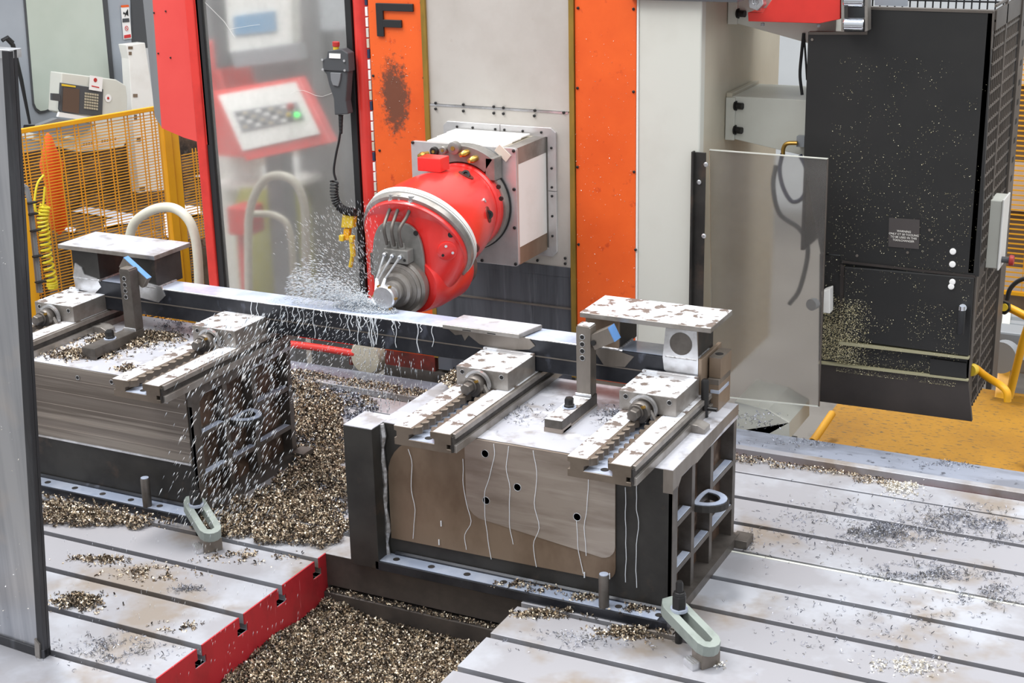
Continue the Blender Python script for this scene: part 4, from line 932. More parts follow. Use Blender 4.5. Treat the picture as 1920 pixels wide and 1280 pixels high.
# right hand side of mesh
XS = .492; yb0, yb1 = YK+.02, 2.33
P('corner_post', MB().box(XS-.07, YK+.021, .64, XS-.002, YK+.03, 1.57).box(XS-.02, YK, .64, XS, YK+.03, 1.57).box(XS-.0, YK+.01, .08, XS+.012, YK+.035, .64), 'cage_steel', cab, bevel=.001)
P('side_panel', MB().prism([(XS, y, z) for y, z in ((YK+.03, .07), (YK+.08, .05), (YK+.14, .12), (YK+.09, .3), (YK+.09, .45), (YK+.13, .56), (YK+.2, .62), (YK+.2, .64), (YK+.03, .64))], (.006, 0, 0)), 'black_low', cab)
gm = MB()
for i in range(15):
    y = YK+.05+i*.038
    gm.box(XS-.003, y, .06, XS+.003, y+.006, 1.56)
for i in range(31):
    z = .08+i*.05; gm.box(XS-.004, YK+.03, z, XS+.004, yb1, z+.008)
P('mesh_guard', gm, 'cage_steel', cab, kind='stuff')
gm = MB()
for i in range(22): gm.box(-.12+i*.029, yb1-.01, .64, -.12+i*.029+.005, yb1-.004, 1.85)
for i in range(22): gm.box(-.15, yb1-.012, .66+i*.055, XS, yb1-.002, .66+i*.055+.006)
P('rear_mesh', gm, 'black_rubber', cab, kind='stuff')
P('side_stile', MB().box(XS-.004, YK+.25, .1, XS+.006, YK+.275, 1.60).box(XS-.004, YK+.03, 1.50, XS+.006, yb1, 1.57), 'cage_steel', cab, bevel=.001)
# slotted rear post
rp_ = P('slotted_post', MB().box(XS-.01, yb1, .0, XS+.012, yb1+.13, 1.9), 'cage_steel', cab, bevel=.001)
for i in range(16):
    P('post_slot', MB().box(XS+.0115, yb1+.045, .55+i*.075, XS+.0125, yb1+.085, .55+i*.075+.022), 'hole_black', rp_)
P('rear_wall', MB().box(-.15, yb1-.001, .06, XS, yb1+.003, .62), 'black_low', cab)
c0, c1 = at(1868, 360, x=XS+.04), at(1868, 478, x=XS+.04)
P('switch_box', MB().box(XS+.0, 1.99, .60, XS+.045, 2.12, .86), 'cream', cab, bevel=.004)
P('switch_lid', MB().box(XS+.045, 1.985, .595, XS+.052, 2.125, .865), 'white_paint', cab, bevel=.002)
bt = at(1868, 481, x=XS+.055)
P('stop_button', MB().lathe([(.012, 0), (.012, .03)], (XS+.05, 2.04, .625), (1, 0, 0), 14), 'dark_grey', cab)
P('stop_knob', MB().lathe([(.019, .03), (.021, .034), (.019, .046)], (XS+.05, 2.04, .625), (1, 0, 0), 18), 'red_button', cab, smooth=True)
# dust and fine chips sticking to the front
n = 4200; X_ = RNG.uniform(-.05, .49, n*3); Z_ = .2+1.2*RNG.random(n*3)**2.6
keep = noise2(X_, Z_, 3, .06) > .35; X_, Z_ = X_[keep][:n], Z_[keep][:n]
pos = np.stack([X_, np.full(len(X_), YK-.016)+np.where(Z_ > .62, .015, 0)+np.where((Z_ < .315), .02, 0)+np.where((X_ < .01) & (Z_ < .62), .018, 0), Z_], 1)
o = scatter('stuck_chips', pos, RNG.uniform(.0015, .0048, len(pos)), 'dust', cab, tmpl=curl(.6, .5, 1), loc=tuple(root_loc(cab))); o['kind'] = 'stuff'
X_ = RNG.uniform(-.05, .14, 9000); Z_ = RNG.uniform(.24, .50, 9000); k = (RNG.random(9000) > np.maximum((X_-.0)/.14, (Z_-.38)/.14))
o = scatter('stuck_chips', np.stack([X_, np.where(X_ > .015, YK-.014, YK+.007), Z_], 1)[k], RNG.uniform(.002, .0055, k.sum()), 'dust', cab, tmpl=curl(.6, .5, 1), loc=tuple(root_loc(cab))); o['kind'] = 'stuff'
# red cover, rollers and chain at the top of the cabinet
cov = thing('chain_cover', 'red angular sheet metal cover over the chain at the top of the cabinet', 'cover', at(1480, 40, y=1.72))
flat('cover_plate', [(1402, 23), (1430, 24), (1447, 0), (1450, -30), (1576, -30), (1575, 36), (1537, 44), (1403, 40)], .16, 'cover_red', cov, y=1.70, bevel=.002)
for px, py in ((1430, 43), (1535, 45)): P('cover_screw', MB().lathe([(.007, 0), (.007, .01)], at(px, py, y=1.72), (0, 0, -1), 10), 'hmi_grey', cov)
top('hex_nut', MB().lathe([(.03, 0), (.034, .006), (.034, .03), (.012, .03), (.012, .02)], at(1424, 3, y=1.72), (-.2, -1, .1), 6), 'bright_steel', 'large dull hexagonal nut left of the red cover', 'nut', bevel=.003)
ch = thing('roller_chain', 'heavy steel roller chain between the red cover and the black cabinet', 'chain', at(1600, 50, y=1.74))
P('chain_roller', MB().lathe([(.021, 0), (.024, .004), (.024, .068), (.021, .072)], at(1583, 45, y=1.70), (1, .0, -.0), 20), 'chrome', ch, smooth=True)
P('chain_roller', MB().lathe([(.021, 0), (.024, .004), (.024, .068), (.021, .072)], at(1583, 0, y=1.70), (1, .0, -.0), 20), 'chrome', ch, smooth=True)
flat('link_plate', [(1577, -20), (1583, -20), (1583, 60), (1577, 60)], .05, 'ground_steel', ch, y=1.69, bevel=.002)
flat('link_plate', [(1621, -20), (1627, -20), (1627, 58), (1621, 60)], .05, 'ground_steel', ch, y=1.69, bevel=.002)
flat('chain_back', [(1583, -20), (1622, -20), (1622, 62), (1583, 62)], .01, 'dark_grey', ch, y=1.76)
flat('tank_edge', [(1640, -10), (1700, -10), (1700, 12), (1640, 10)], .02, 'machine_grey', cab, y=1.9) 

# hanging clear guard sheet
gs = thing('guard_sheet', 'smoky translucent plastic guard sheet hung from a dark steel angle beside the column', 'guard sheet', (-.25, 1.6, .09))
quadbox('sheet', [at(1330, 281, y=1.6), at(1552, 298, y=1.6), at(1535, 762, y=1.6), at(1335, 741, y=1.6)], .005, 'guard_sheet', gs)
quadbox('sheet_edge', [at(1330, 280, y=1.598), at(1552, 297, y=1.598), at(1552, 299, y=1.598), at(1330, 282, y=1.598)], .008, 'cream', gs)
quadbox('sheet_edge', [at(1335, 741, y=1.598), at(1535, 761, y=1.598), at(1535, 763, y=1.598), at(1335, 743, y=1.598)], .008, 'cream', gs)
quadbox('sheet_edge', [at(1551, 298, y=1.598), at(1553, 298, y=1.598), at(1536, 762, y=1.598), at(1534, 762, y=1.598)], .008, 'cage_steel', gs)
P('steel_angle', MB().box(-.514, 1.552, .06, -.463, 1.558, 1.052).box(-.514, 1.535, .06, -.506, 1.558, 1.056), 'mill_scale', gs, bevel=.001)
for px, py, m in ((1324, 308, 'bright_steel'), (1311, 341, 'bright_steel'), (1320, 442, 'bright_steel')): P('angle_screw', MB().lathe([(.009, 0), (.009, .004), (.005, .006)], at(px, py, y=1.551), (0, -1, 0), 14), m, gs)
ks = thing('coolant_hose', 'dark hose loop with brass elbow behind the translucent sheet', 'hose', at(1490, 300, y=1.8))
P('hose', MB().tube(smooth_path([at(1467, 288, y=1.82), at(1462, 320, y=1.82), at(1470, 355, y=1.82), at(1487, 378, y=1.82), at(1508, 365, y=1.82), at(1512, 320, y=1.82), at(1500, 290, y=1.82)], 8), .008, 10), 'navy_cable', ks, smooth=True)
P('hose', MB().tube(smooth_path([at(1455, 310, y=1.84), at(1450, 350, y=1.84), at(1462, 400, y=1.84), at(1500, 430, y=1.84), at(1515, 470, y=1.84), at(1500, 540, y=1.84), at(1480, 570, y=1.84)], 8), .009, 10), 'dark_grey', ks, smooth=True)
P('brass_elbow', MB().tube(smooth_path([at(1468, 292, y=1.82), at(1469, 278, y=1.82), at(1476, 269, y=1.82), at(1495, 268, y=1.82)], 5), .008, 10), 'brass', ks, smooth=True)
P('valve', MB().box(*at(1493, 275, y=1.83), *(at(1493, 275, y=1.83)+Vector((.03, .03, .04)))), 'hmi_grey', ks)
top('black_cable', MB().tube(smooth_path([at(1507, 62, y=1.86), at(1503, 100, y=1.86), at(1500, 140, y=1.86), at(1504, 178, y=1.86)], 8), .006, 8).tube(smooth_path([at(1507, 62, y=1.86), at(1510, 100, y=1.86), at(1513, 150, y=1.86)], 8), .004, 8), 'black_rubber', 'black cable looping down onto the cream bracket arm', 'cable', smooth=True)
vb = thing('valve_block', 'white square valve block at the left edge of the black cabinet', 'valve', at(1553, 565, y=1.70))
flat('block', [(1541, 546), (1556, 541), (1556, 588), (1541, 586)], .05, 'white_paint', vb, y=1.69, bevel=.003)
P('round_port', MB().lathe([(.02, 0), (.022, .004), (.022, .03)], at(1529, 568, y=1.68), (-.3, -1, 0), 18), 'hmi_grey', vb, smooth=True)
cst = top('cream_casting', MB().prism([(at(1365, 800, y=1.62).x, 1.62, -.12)]+pxz([(1378, 752), (1440, 768), (1480, 792), (1480, 824), (1366, 812)], 1.62), (0, .28, 0)), 'cream', 'cream faceted casting speckled with chips below the guard sheet', 'casting', bevel=.003)

# ================================================================== platform, rails, conveyor at the right
ZP = -.4
pf = thing('yellow_platform', 'yellow raised checker plate platform behind the table at right', 'platform', (.2, 2.8, -.9))
P('deck', MB().box(-.28, 2.35, ZP-.02, .66, 3.45, ZP), 'yellow_plate', pf)
for i, (x, y) in enumerate(((-.27, 3.4), (.64, 3.4), (.64, 2.36), (-.27, 2.36))): P('leg', MB().box(x-.02, y-.02, -.9, x+.02, y+.02, ZP-.02), 'yellow', pf)
P('deck_edge', MB().box(.655, 2.35, ZP-.02, .675, 3.4, ZP+.05), 'yellow', pf, bevel=.003)
n = 900
xx = np.array([(i % 30)*.031+(.0155 if (i//30) % 2 else 0) for i in range(n)])-.27; yy = np.array([(i//30)*.036 for i in range(n)])+2.36
tv, tf = np.array([(-.5, -.1, 0), (.5, -.1, 0), (.5, .1, 0), (-.5, .1, 0), (0, 0, .12)]), np.array([(0, 1, 4, 4), (1, 2, 4, 4), (2, 3, 4, 4), (3, 0, 4, 4)])
o = scatter('checker_stud', np.stack([xx, yy, np.full(n, ZP)], 1), np.full(n, .016), 'yellow_plate', pf, tmpl=(tv, tf[:, :3]), rot=rand_rot(n, 0)*0+np.array([[.8, -.6, 0], [.6, .8, 0], [0, 0, 1]])[None], loc=tuple(root_loc(pf))); o['kind'] = 'stuff'
q1, q2 = at(1524, 828, y=2.34), at(1560, 775, y=2.55)
top('yellow_rail_tube', MB().tube([q1, q2], .017, 14), 'yellow', 'short yellow tube end rising left of the platform behind the table', 'handrail', smooth=True)
r1_ = thing('bent_handrail', 'yellow bent handrail with round flange at the lower right corner of the cabinet', 'handrail', at(1830, 690, y=2.0))
pp = [at(1830, 690, y=1.90), at(1850, 706, y=1.86), at(1876, 722, y=1.80), at(1888, 735, y=1.78), at(1889, 752, y=1.78)]
P('rail_tube', MB().tube(smooth_path(pp, 6), .014, 14), 'yellow', r1_, smooth=True)
P('rail_flange', MB().lathe([(.022, 0), (.024, .01), (.022, .03)], at(1826, 692, y=1.86), (-.3, -1, .1), 20), 'yellow_button', r1_, smooth=True)
r2_ = thing('long_handrail', 'yellow handrail with black clamp at the right edge behind the cabinet', 'handrail', at(1900, 640, y=2.6))
P('rail_tube', MB().tube([at(1884, 573, y=2.7), at(1905, 583, y=2.65), at(1960, 612, y=2.6)], .017, 14), 'yellow', r2_, smooth=True)
P('rail_tube', MB().tube([at(1945, 560, y=2.6), at(1918, 640, y=2.6), at(1892, 745, y=2.6)], .017, 14), 'yellow', r2_, smooth=True)
P('rail_clamp', MB().lathe([(.030, 0), (.030, .02)], at(1884, 576, y=2.66), (-.2, -1, .2), 6), 'black_rubber', r2_)
P('clamp_cap', MB().lathe([(.016, 0), (.016, .012)], at(1884, 576, y=2.645), (-.2, -1, .2), 16), 'yellow_button', r2_, smooth=True)
top('black_hose', MB().tube(smooth_path([at(1888, 562, y=2.8), at(1895, 540, y=2.8), at(1915, 524, y=2.8), at(1950, 518, y=2.8)], 6), .010, 10), 'black_rubber', 'black hose curving up from the yellow handrail clamp', 'hose', smooth=True)
cv = thing('chip_conveyor', 'grey ribbed chip conveyor with round motor cover at the far right', 'conveyor', at(1900, 640, y=3.6))
for k in range(6):
    z_ = -.14-.0*k; a = at(1878, 590+13*k, y=3.9-.1*k); P('conveyor_slat', MB().prism([a, a+Vector((.5, 0, 0)), a+Vector((.5, -.02, -.035)), a+Vector((0, -.02, -.035))], (0, .05, .0)), 'hmi_grey', cv, bevel=.003)
P('conveyor_side', MB().prism([at(1874, 640, y=3.55), at(1882, 575, y=4.0), at(1897, 572, y=4.0), at(1890, 640, y=3.55)], (0, 0, -.05)), 'cream', cv)
P('motor_cover', MB().lathe([(.07, 0), (.075, .01), (.075, .08)], at(1887, 665, y=3.4), (-.2, -1, .1), 28), 'hmi_grey', cv, smooth=True)
for dz in (-.03, 0, .03): P('cover_bolt', MB().lathe([(.010, 0), (.010, .006)], at(1887, 665, y=3.4)+Vector((-.01, -.006, dz)), (-.2, -1, .1), 12), 'dark_grey', cv)
P('motor_body', MB().box(*(at(1862, 650, y=3.5)+Vector((0, 0, -.12))), *(at(1862, 650, y=3.5)+Vector((.22, .15, .08)))), 'hmi_grey', cv, bevel=.01)
top('yellow_beam', MB().prism([at(1862, 765, y=3.3), at(1872, 690, y=3.5), at(1895, 695, y=3.5), at(1880, 765, y=3.3)], (0, 0, -.06)), 'yellow', 'yellow beam under the conveyor behind the cabinet', 'beam')

# ================================================================== fences
def fence(name, lab, p0, p1, zb_, zt_, pitch, vs, post0=False, post1=False, th=.003, rails=True):
    p0, p1 = Vector(p0), Vector(p1); d = (p1-p0); L_ = d.length; d.normalize(); nrm = Vector((-d.y, d.x, 0)); R = Matrix((d, nrm, (0, 0, 1))).transposed()
    t = thing(name, lab, 'safety fence', (p0.x, p0.y, zb_)); mb = MB(); mid = (p0+p1)/2
    n = int((zt_-zb_)/pitch)
    for i in range(n): mb.obox((mid.x, mid.y, zb_+pitch*i), (L_, .004, th), R)
    for f in vs:
        for dd in (-.011, .011): c = p0+d*(L_*f+dd); mb.obox((c.x, c.y, (zb_+zt_)/2), (.004, .006, zt_-zb_), R)
    P('mesh_panel', mb, 'yellow_wire', t, kind='stuff')
    if rails:
        P('top_rail', MB().obox((mid.x, mid.y, zt_+.006), (L_, .024, .024), R), 'yellow', t, bevel=.003)
        P('bottom_rail', MB().obox((mid.x, mid.y, zb_-.01), (L_, .024, .024), R), 'yellow', t, bevel=.003)
    return t, d, R
vp = Vector(RR*((3520-960)/F_PX)+DD*((-345-640)/F_PX)+_f); vp.z = 0; vp.normalize()
fp1 = at(292, 205, y=2.75); ft = fp1.z; fp1.z = 0
# left end of the fence where the photograph shows it
best = min((abs((lambda q: (q-Vector(CAM)).dot(Vector(RR))/(q-Vector(CAM)).dot(Vector(_f))*F_PX+960)(Vector((fp1.x, fp1.y, ft))-vp*s_)-30), s_) for s_ in np.linspace(.2, 4, 400))
fp0 = fp1-vp*float(best[1])
fl_, fd, fR = fence('left_fence', 'yellow wire safety fence panel behind the left yoke plate', fp0, fp1, -.35, ft, .0158, [.05, .17, .29, .41, .53, .65, .77, .89, .97], th=.0045)
pc = fp1+vp*.045
P('fence_post', MB().obox((pc.x+.0, pc.y, (ft-.9)/2-.02), (.05, .05, ft+.9), fR), 'yellow', fl_, bevel=.003)
P('fence_post', MB().obox((pc.x+vp.x*.055, pc.y+vp.y*.055, (ft-.9)/2-.02), (.05, .03, ft+.9), fR), 'yellow', fl_, bevel=.003)
h = P('fence_post', MB().obox((fp0.x, fp0.y-.02, (ft-.9)/2-.2), (.05, .05, ft+.5), fR), 'yellow', fl_, bevel=.003)
f3 = fp1+vp*.14
fence('far_fence_panel', 'yellow wire fence panel seen between the yellow post and the red door', f3, f3+vp*.9, -.35, ft-.25, .0158, [.1, .25, .4, .6, .8], rails=False, th=.0045)
a, b_ = at(1860, 90, y=5.0), at(2050, 90, y=5.0)
fence('right_fence', 'yellow louvred fence with beige panels at the right edge of the picture', (a.x, 5.0, 0), (b_.x+.4, 5.0, 0), at(1890, 545, y=5).z, a.z, .028, [.12, .3, .6, .9], th=.008)
bw = thing('beige_partition', 'pale beige wall panels behind the right fence', 'partition', (a.x+.2, 5.3, -.9))
P('panel', MB().box(a.x-.2, 5.2, at(1900, 150, y=5.2).z-.02, b_.x+.8, 5.23, at(1900, 100, y=5.2).z), 'beige_wall', bw)
P('panel', MB().box(a.x-.2, 5.2, at(1900, 395, y=5.2).z, b_.x+.8, 5.23, at(1900, 305, y=5.2).z), 'beige_wall', bw)
P('panel', MB().box(a.x-.2, 5.25, -.9, b_.x+.8, 5.28, at(1900, 60, y=5.2).z), 'steel_brown', bw)
P('panel', MB().box(a.x-.2, 5.2, at(1900, 545, y=5.2).z, b_.x+.8, 5.23, at(1900, 505, y=5.2).z), 'beige_wall', bw)

# ================================================================== things behind the left fence
def plane_at(px, py, p0, nrm):
    v = Vector(RR*((px-960)/F_PX)+DD*((py-640)/F_PX)+_f); c = Vector(CAM); return c+v*((Vector(p0)-c).dot(nrm)/v.dot(nrm))
nrm = Vector((-vp.y, vp.x, 0)); mp0 = fp1+nrm*1.3
def MP(px, py, off=0): return plane_at(px, py, mp0-nrm*off, nrm)
gmach = thing('grey_machining_centre', 'large blue-grey machining centre with a dark edged window, far left', 'machine', (MP(120, 240).x, MP(120, 240).y, -.9))
g0, g1 = MP(-140, 0), MP(246, 0)
zg = MP(150, 268).z
P('housing', MB().prism([(g0.x, g0.y, zg), (g1.x, g1.y, zg), (g1.x, g1.y, 3), (g0.x, g0.y, 3)], nrm*.6), 'machine_grey', gmach)
P('shadow_base', MB().prism([(g0.x, g0.y, -.9), (g1.x+vp.x*.8, g1.y+vp.y*.8, -.9), (g1.x+vp.x*.8, g1.y+vp.y*.8, zg), (g0.x, g0.y, zg)], nrm*.6), 'rust_panel', gmach)  # dark brown block stands in for the shadow beneath the machine
P('window_seal', MB().prism([MP(a, b_, .012) for a, b_ in ((40, -60), (62, 196), (66, 206), (74, 213), (84, 212), (216, 165), (215, 150), (197, -60))], nrm*.01), 'dark_grey', gmach, bevel=.004)
P('window', MB().prism([MP(a, b_, .016) for a, b_ in ((44, -60), (65, 194), (69, 203), (76, 208), (84, 207), (205, 164), (206, 150), (186, -60))], nrm*.01), 'window_glass', gmach)
P('strut', MB().tube([MP(12, 72, .12), MP(24, 84, .12), MP(40, 150, .10), MP(56, 232, .08)], [.012, .014, .012, .008], 8).cyl(MP(46, 238, .08), MP(66, 238, .08), .014, n=10).tube([MP(4, 76, .12), MP(14, 70, .12), MP(24, 80, .12)], .012, 8), 'black_rubber', gmach)
lp_ = P('warning_label', MB().prism([MP(a, b_, .01) for a, b_ in ((227, 14), (242, 13), (247, 72), (232, 74))], nrm*.003), 'label_white', gmach, label='white warning sticker with orange band and red prohibition ring')
P('label_band', MB().prism([MP(a, b_, .012) for a, b_ in ((227, 10), (241, 9), (242, 13), (228, 14))], nrm*.003), 'orange', lp_)
P('label_pictogram', MB().prism([MP(a, b_, .013) for a, b_ in ((232, 22), (235, 25), (240, 17), (241, 30), (237, 27), (234, 32), (235, 27), (231, 26))], nrm*.002), 'black_rubber', lp_)
P('label_band', MB().prism([MP(a, b_, .013) for a, b_ in ((230, 35), (242, 34), (243, 41), (230, 42))], nrm*.002), 'dark_grey', lp_)
rc = MP(237.5, 53, .014); e1 = vp; P('label_ring', MB().tube([rc+e1*(.011*cos(a))+Vector((0, 0, .014*sin(a))) for a in np.linspace(0, 2*pi, 25)], .0016, 5).tube([rc+e1*-.007+Vector((0, 0, .010)), rc+e1*.007+Vector((0, 0, -.010))], .0014, 5), 'text_red', lp_)
P('label_band', MB().prism([MP(a, b_, .013) for a, b_ in ((233, 66), (245, 64), (246, 70), (233, 72))], nrm*.002), 'text_red', lp_)
gp = top('green_pillar', MB().cyl((MP(256, 0, -.25).x, MP(256, 0, -.25).y, at(256, 46, y=4.2).z), (MP(256, 0, -.25).x, MP(256, 0, -.25).y, 3), .055, n=20), 'green_paint', 'dark green round pillar between the grey machine and the red panel', 'pillar', smooth=True)
top('dark_cabinet', MB().prism([MP(a, b_, .0) for a, b_ in ((242, -60), (300, -60), (300, 90), (247, 90))], nrm*.1), 'dark_grey', 'dark cabinet edge beside the green pillar', 'cabinet')
# console of the grey machine
cn = thing('machine_console', 'off-white machine control console with brown screen and keypad behind the fence', 'control console', (MP(180, 240, .5).x, MP(180, 240, .5).y, .3))
def CP(px, py, o=0): return plane_at(px, py, mp0-nrm*(.45+o), nrm)
def cpoly(name, pts, d, m, par=cn, o=0, **k): return P(name, MB().prism([CP(a, b_, o) for a, b_ in pts], nrm*d), m, par, **k)
cpoly('console_body', [(116, 136), (218, 149), (236, 160), (239, 180), (239, 260), (232, 276), (150, 286), (137, 282), (140, 262), (180, 235), (112, 210)], .12, 'cream', bevel=.006)
cpoly('console_foot', [(62, 250), (140, 262), (137, 282), (62, 262)], .12, 'cream', bevel=.004)
cpoly('keyboard_shelf', [(76, 234), (108, 222), (180, 234), (150, 250), (142, 256), (70, 246)], .05, 'mid_grey', o=.06)
cpoly('shelf_lip', [(112, 210), (170, 220), (165, 226), (109, 219)], .02, 'white_paint', o=.03)
sc_ = cpoly('bezel', [(115, 155), (194, 167), (192, 218), (115, 211), (112, 205)], .02, 'dark_grey', o=.01, bevel=.003)
P('screen', MB().prism([CP(a, b_, .013) for a, b_ in ((119, 164), (149, 167), (148, 213), (117, 208))], nrm*.004), 'screen_brown', sc_)
P('bezel_label', MB().prism([CP(a, b_, .013) for a, b_ in ((116, 157), (142, 161), (142, 164), (116, 161))], nrm*.003), 'yellow_button', sc_)
for r_ in range(6):
    for c_ in range(6):
        x0_, y0_ = 159.5+c_*4.4-(r_*.25), 173+r_*5.3+c_*.6
        P('key', MB().prism([CP(a, b_, .014) for a, b_ in ((x0_, y0_), (x0_+3.4, y0_+.5), (x0_+3.4, y0_+4.2), (x0_, y0_+3.7))], nrm*.004), 'key', sc_)
cpoly('card', [(169, 141), (193, 145), (191, 172), (167, 168)], .002, 'label_white', o=.016, label='white card with a dark red dot')
cpoly('card_dot', [(179+3.2*cos(a), 150+4*sin(a)) for a in np.linspace(0, 2*pi, 12, endpoint=False)], .002, 'red_button', o=.018)
cpoly('card_line', [(172, 160), (186, 163), (186, 165), (172, 162)], .001, 'text_red', o=.018)
cpoly('round_sticker', [(203+6*cos(a), 184+7.5*sin(a)) for a in np.linspace(0, 2*pi, 18, endpoint=False)], .002, 'label_white', o=.004)
cpoly('sticker_dot', [(203+2*cos(a), 184+2.6*sin(a)) for a in np.linspace(0, 2*pi, 10, endpoint=False)], .002, 'red_button', o=.006)
cpoly('memory_card_slot', [(98, 175), (113, 176), (113, 190), (98, 188)], .02, 'dark_grey', o=.02)
tl = CP(213, 166, .004); text('console_text', 'ZELOS', tl, .028, 'mid_grey', cn, ux=vp, uy=(0, 0, 1)) if False else None
pl = cpoly('name_plate', [(154, 268), (222, 256), (222, 268), (154, 280)], .002, 'beige_wall', o=.004)
for i in range(13):
    a0 = 156+i*4.9; P('plate_letter', MB().prism([CP(a, b_, .006) for a, b_ in ((a0, 273-.88*i*1.0), (a0+3, 272.4-.88*i), (a0+3, 268.4-.88*i), (a0, 269-.88*i))], nrm*.001), 'steel_dull', pl) if i not in (4, 6) else None
wc = thing('white_column_cover', 'tall white sheet cover with small dark square openings beside the fence post', 'machine cover', (CP(280, 300, .0).x, CP(280, 300, .0).y, -.3))
def WP(px, py, o=0): return plane_at(px, py, mp0-nrm*(.25+o), nrm)
P('sheet', MB().prism([WP(a, b_) for a, b_ in ((236, 84), (272, 80), (290, 200), (320, 355), (262, 362), (255, 300), (247, 200), (242, 110))], nrm*.08), 'white_paint', wc, bevel=.004)
for (a, b_, w_, h_) in ((241, 87, 8, 5), (242, 97, 5, 6), (250, 176, 8, 6), (252, 215, 5, 9), (257, 258, 7, 7), (262, 350, 10, 8)):
    P('opening', MB().prism([WP(a, b_, .004), WP(a+w_, b_, .004), WP(a+w_, b_+h_, .004), WP(a, b_+h_, .004)], nrm*.003), 'steel_brown', wc)
# loose things on the floor behind the fence
zt0 = .06
bench = thing('work_trestle', 'dark workbench with white paper sheets behind the yellow fence', 'workbench', (at(200, 400, z=zt0).x, at(200, 400, z=zt0).y, -.9))
bq = [at(95, 440, z=zt0), at(390, 450, z=zt0), at(385, 375, z=zt0), at(125, 372, z=zt0)]
P('bench_top', MB().prism(bq, (0, 0, -.04)), 'rust_panel', bench)
for q_ in bq: P('leg', MB().box(q_.x-.03, q_.y-.03, -.9, q_.x+.03, q_.y+.03, zt0-.04), 'steel_dull', bench)
for i, (lab, pts) in enumerate((('long white sheet lying lowest on the bench behind the fence', ((134, 396), (160, 388), (250, 402), (235, 412))), ('white sheet nearest the hoop pipe behind the fence', ((200, 412), (250, 404), (262, 416), (195, 425))), ('small white sheet behind the orange cloth', ((120, 425), (143, 428), (140, 436), (122, 433))),
        ('narrow pale sheet at the top of the bench', ((126, 368), (158, 370), (150, 376), (128, 373))), ('white sheet between fence post and red door, lower', ((345, 385), (376, 388), (380, 402), (350, 402))), ('white sheet between fence post and red door, upper', ((348, 318), (374, 322), (376, 332), (350, 330))), ('white paper right of the fence post foot', ((306, 400), (318, 402), (322, 450), (308, 440))))):
    z_ = zt0+.01+i*.004; top('paper_sheet', MB().prism([at(a, b_, z=z_) for a, b_ in pts], (0, 0, .003)), 'paper_blue', lab, 'sheet', group='white sheets behind the fence')
oc_ = fp1-vp*.75+nrm*.35
rad = [(.002, .0), (.035, .04), (.05, .14), (.046, .26), (.05, .36), (.035, .44), (.015, .50), (.0, .52)]
c = plane_at(112, 440, fp1+nrm*.09, nrm)
top('orange_cloth', MB().lathe([(r*1.1*(1+.12*sin(h*40)), h*1.05) for r, h in rad], c, (.0, 0, 1), 22), 'orange_cloth', 'bright orange cloth hanging behind the yellow wire fence', 'cloth', smooth='all')
FPn = fp1-nrm*.06
def FP(px, py, o=0): return plane_at(px, py, FPn-nrm*o, nrm)
yc = thing('coiled_air_hose', 'yellow coiled air hose hanging on the fence at far left', 'hose', FP(90, 540))
cpath = smooth_path([FP(85, 385), FP(80, 410), FP(84, 440), FP(88, 480), FP(97, 525), FP(98, 540)], 12); hx = []; turns = 20
for i in range(turns*10):
    s_ = i/(turns*10)*(len(cpath)-1.001); k = int(s_); c = cpath[k].lerp(cpath[k+1], s_-k); t_ = (cpath[k+1]-cpath[k]).normalized(); u = t_.orthogonal().normalized(); w = t_.cross(u); a = 2*pi*i/10
    hx.append(c+(u*cos(a)+w*sin(a))*.024)
P('coil', MB().tube(hx, .0065, 6), 'yellow_plastic', yc, smooth=True)
P('hose_loop', MB().tube(smooth_path([FP(82, 328), FP(70, 345), FP(65, 380), FP(70, 400), FP(80, 388), FP(84, 350)], 6), .006, 8), 'yellow_plastic', yc, smooth=True)
cd = thing('conduit_bundle', 'grey conduit bundle tied with black straps beside the left door post', 'conduit', FP(70, 545, .1))
for j in range(2):
    P('conduit', MB().tube(smooth_path([FP(38, 345+6*j, .12), FP(48+2*j, 352, .12), FP(55+3*j, 385, .12), FP(62+4*j, 450, .12), FP(72+5*j, 548, .12)], 6), .010, 8), 'hmi_grey', cd, smooth=True)
for a, b_ in ((57, 380), (59, 401), (64, 432), (68, 480), (74, 528)): P('cable_tie', MB().obox(FP(a+2, b_, .14), (.05, .03, .007), fR), 'black_rubber', cd)
top('yellow_guard_post', MB().prism([FP(a, b_, .15) for a, b_ in ((42, 375), (50, 372), (68, 570), (66, 600), (60, 600))], nrm*.04), 'yellow', 'narrow yellow post between the left door post and the grey conduits', 'post')
top('curved_pipe', MB().tube(smooth_path([at(243, 470, y=1.72), at(244, 440, y=1.72), at(256, 413, y=1.72), at(290, 392, y=1.72), at(325, 390, y=1.72), at(352, 410, y=1.72), at(366, 445, y=1.72), at(372, 500, y=1.72), at(374, 560, y=1.72), at(378, 640, y=1.72)], 8), .0225, 18), 'pipe_cream', 'cream painted hoop pipe behind the left yoke plate', 'pipe', smooth=True)

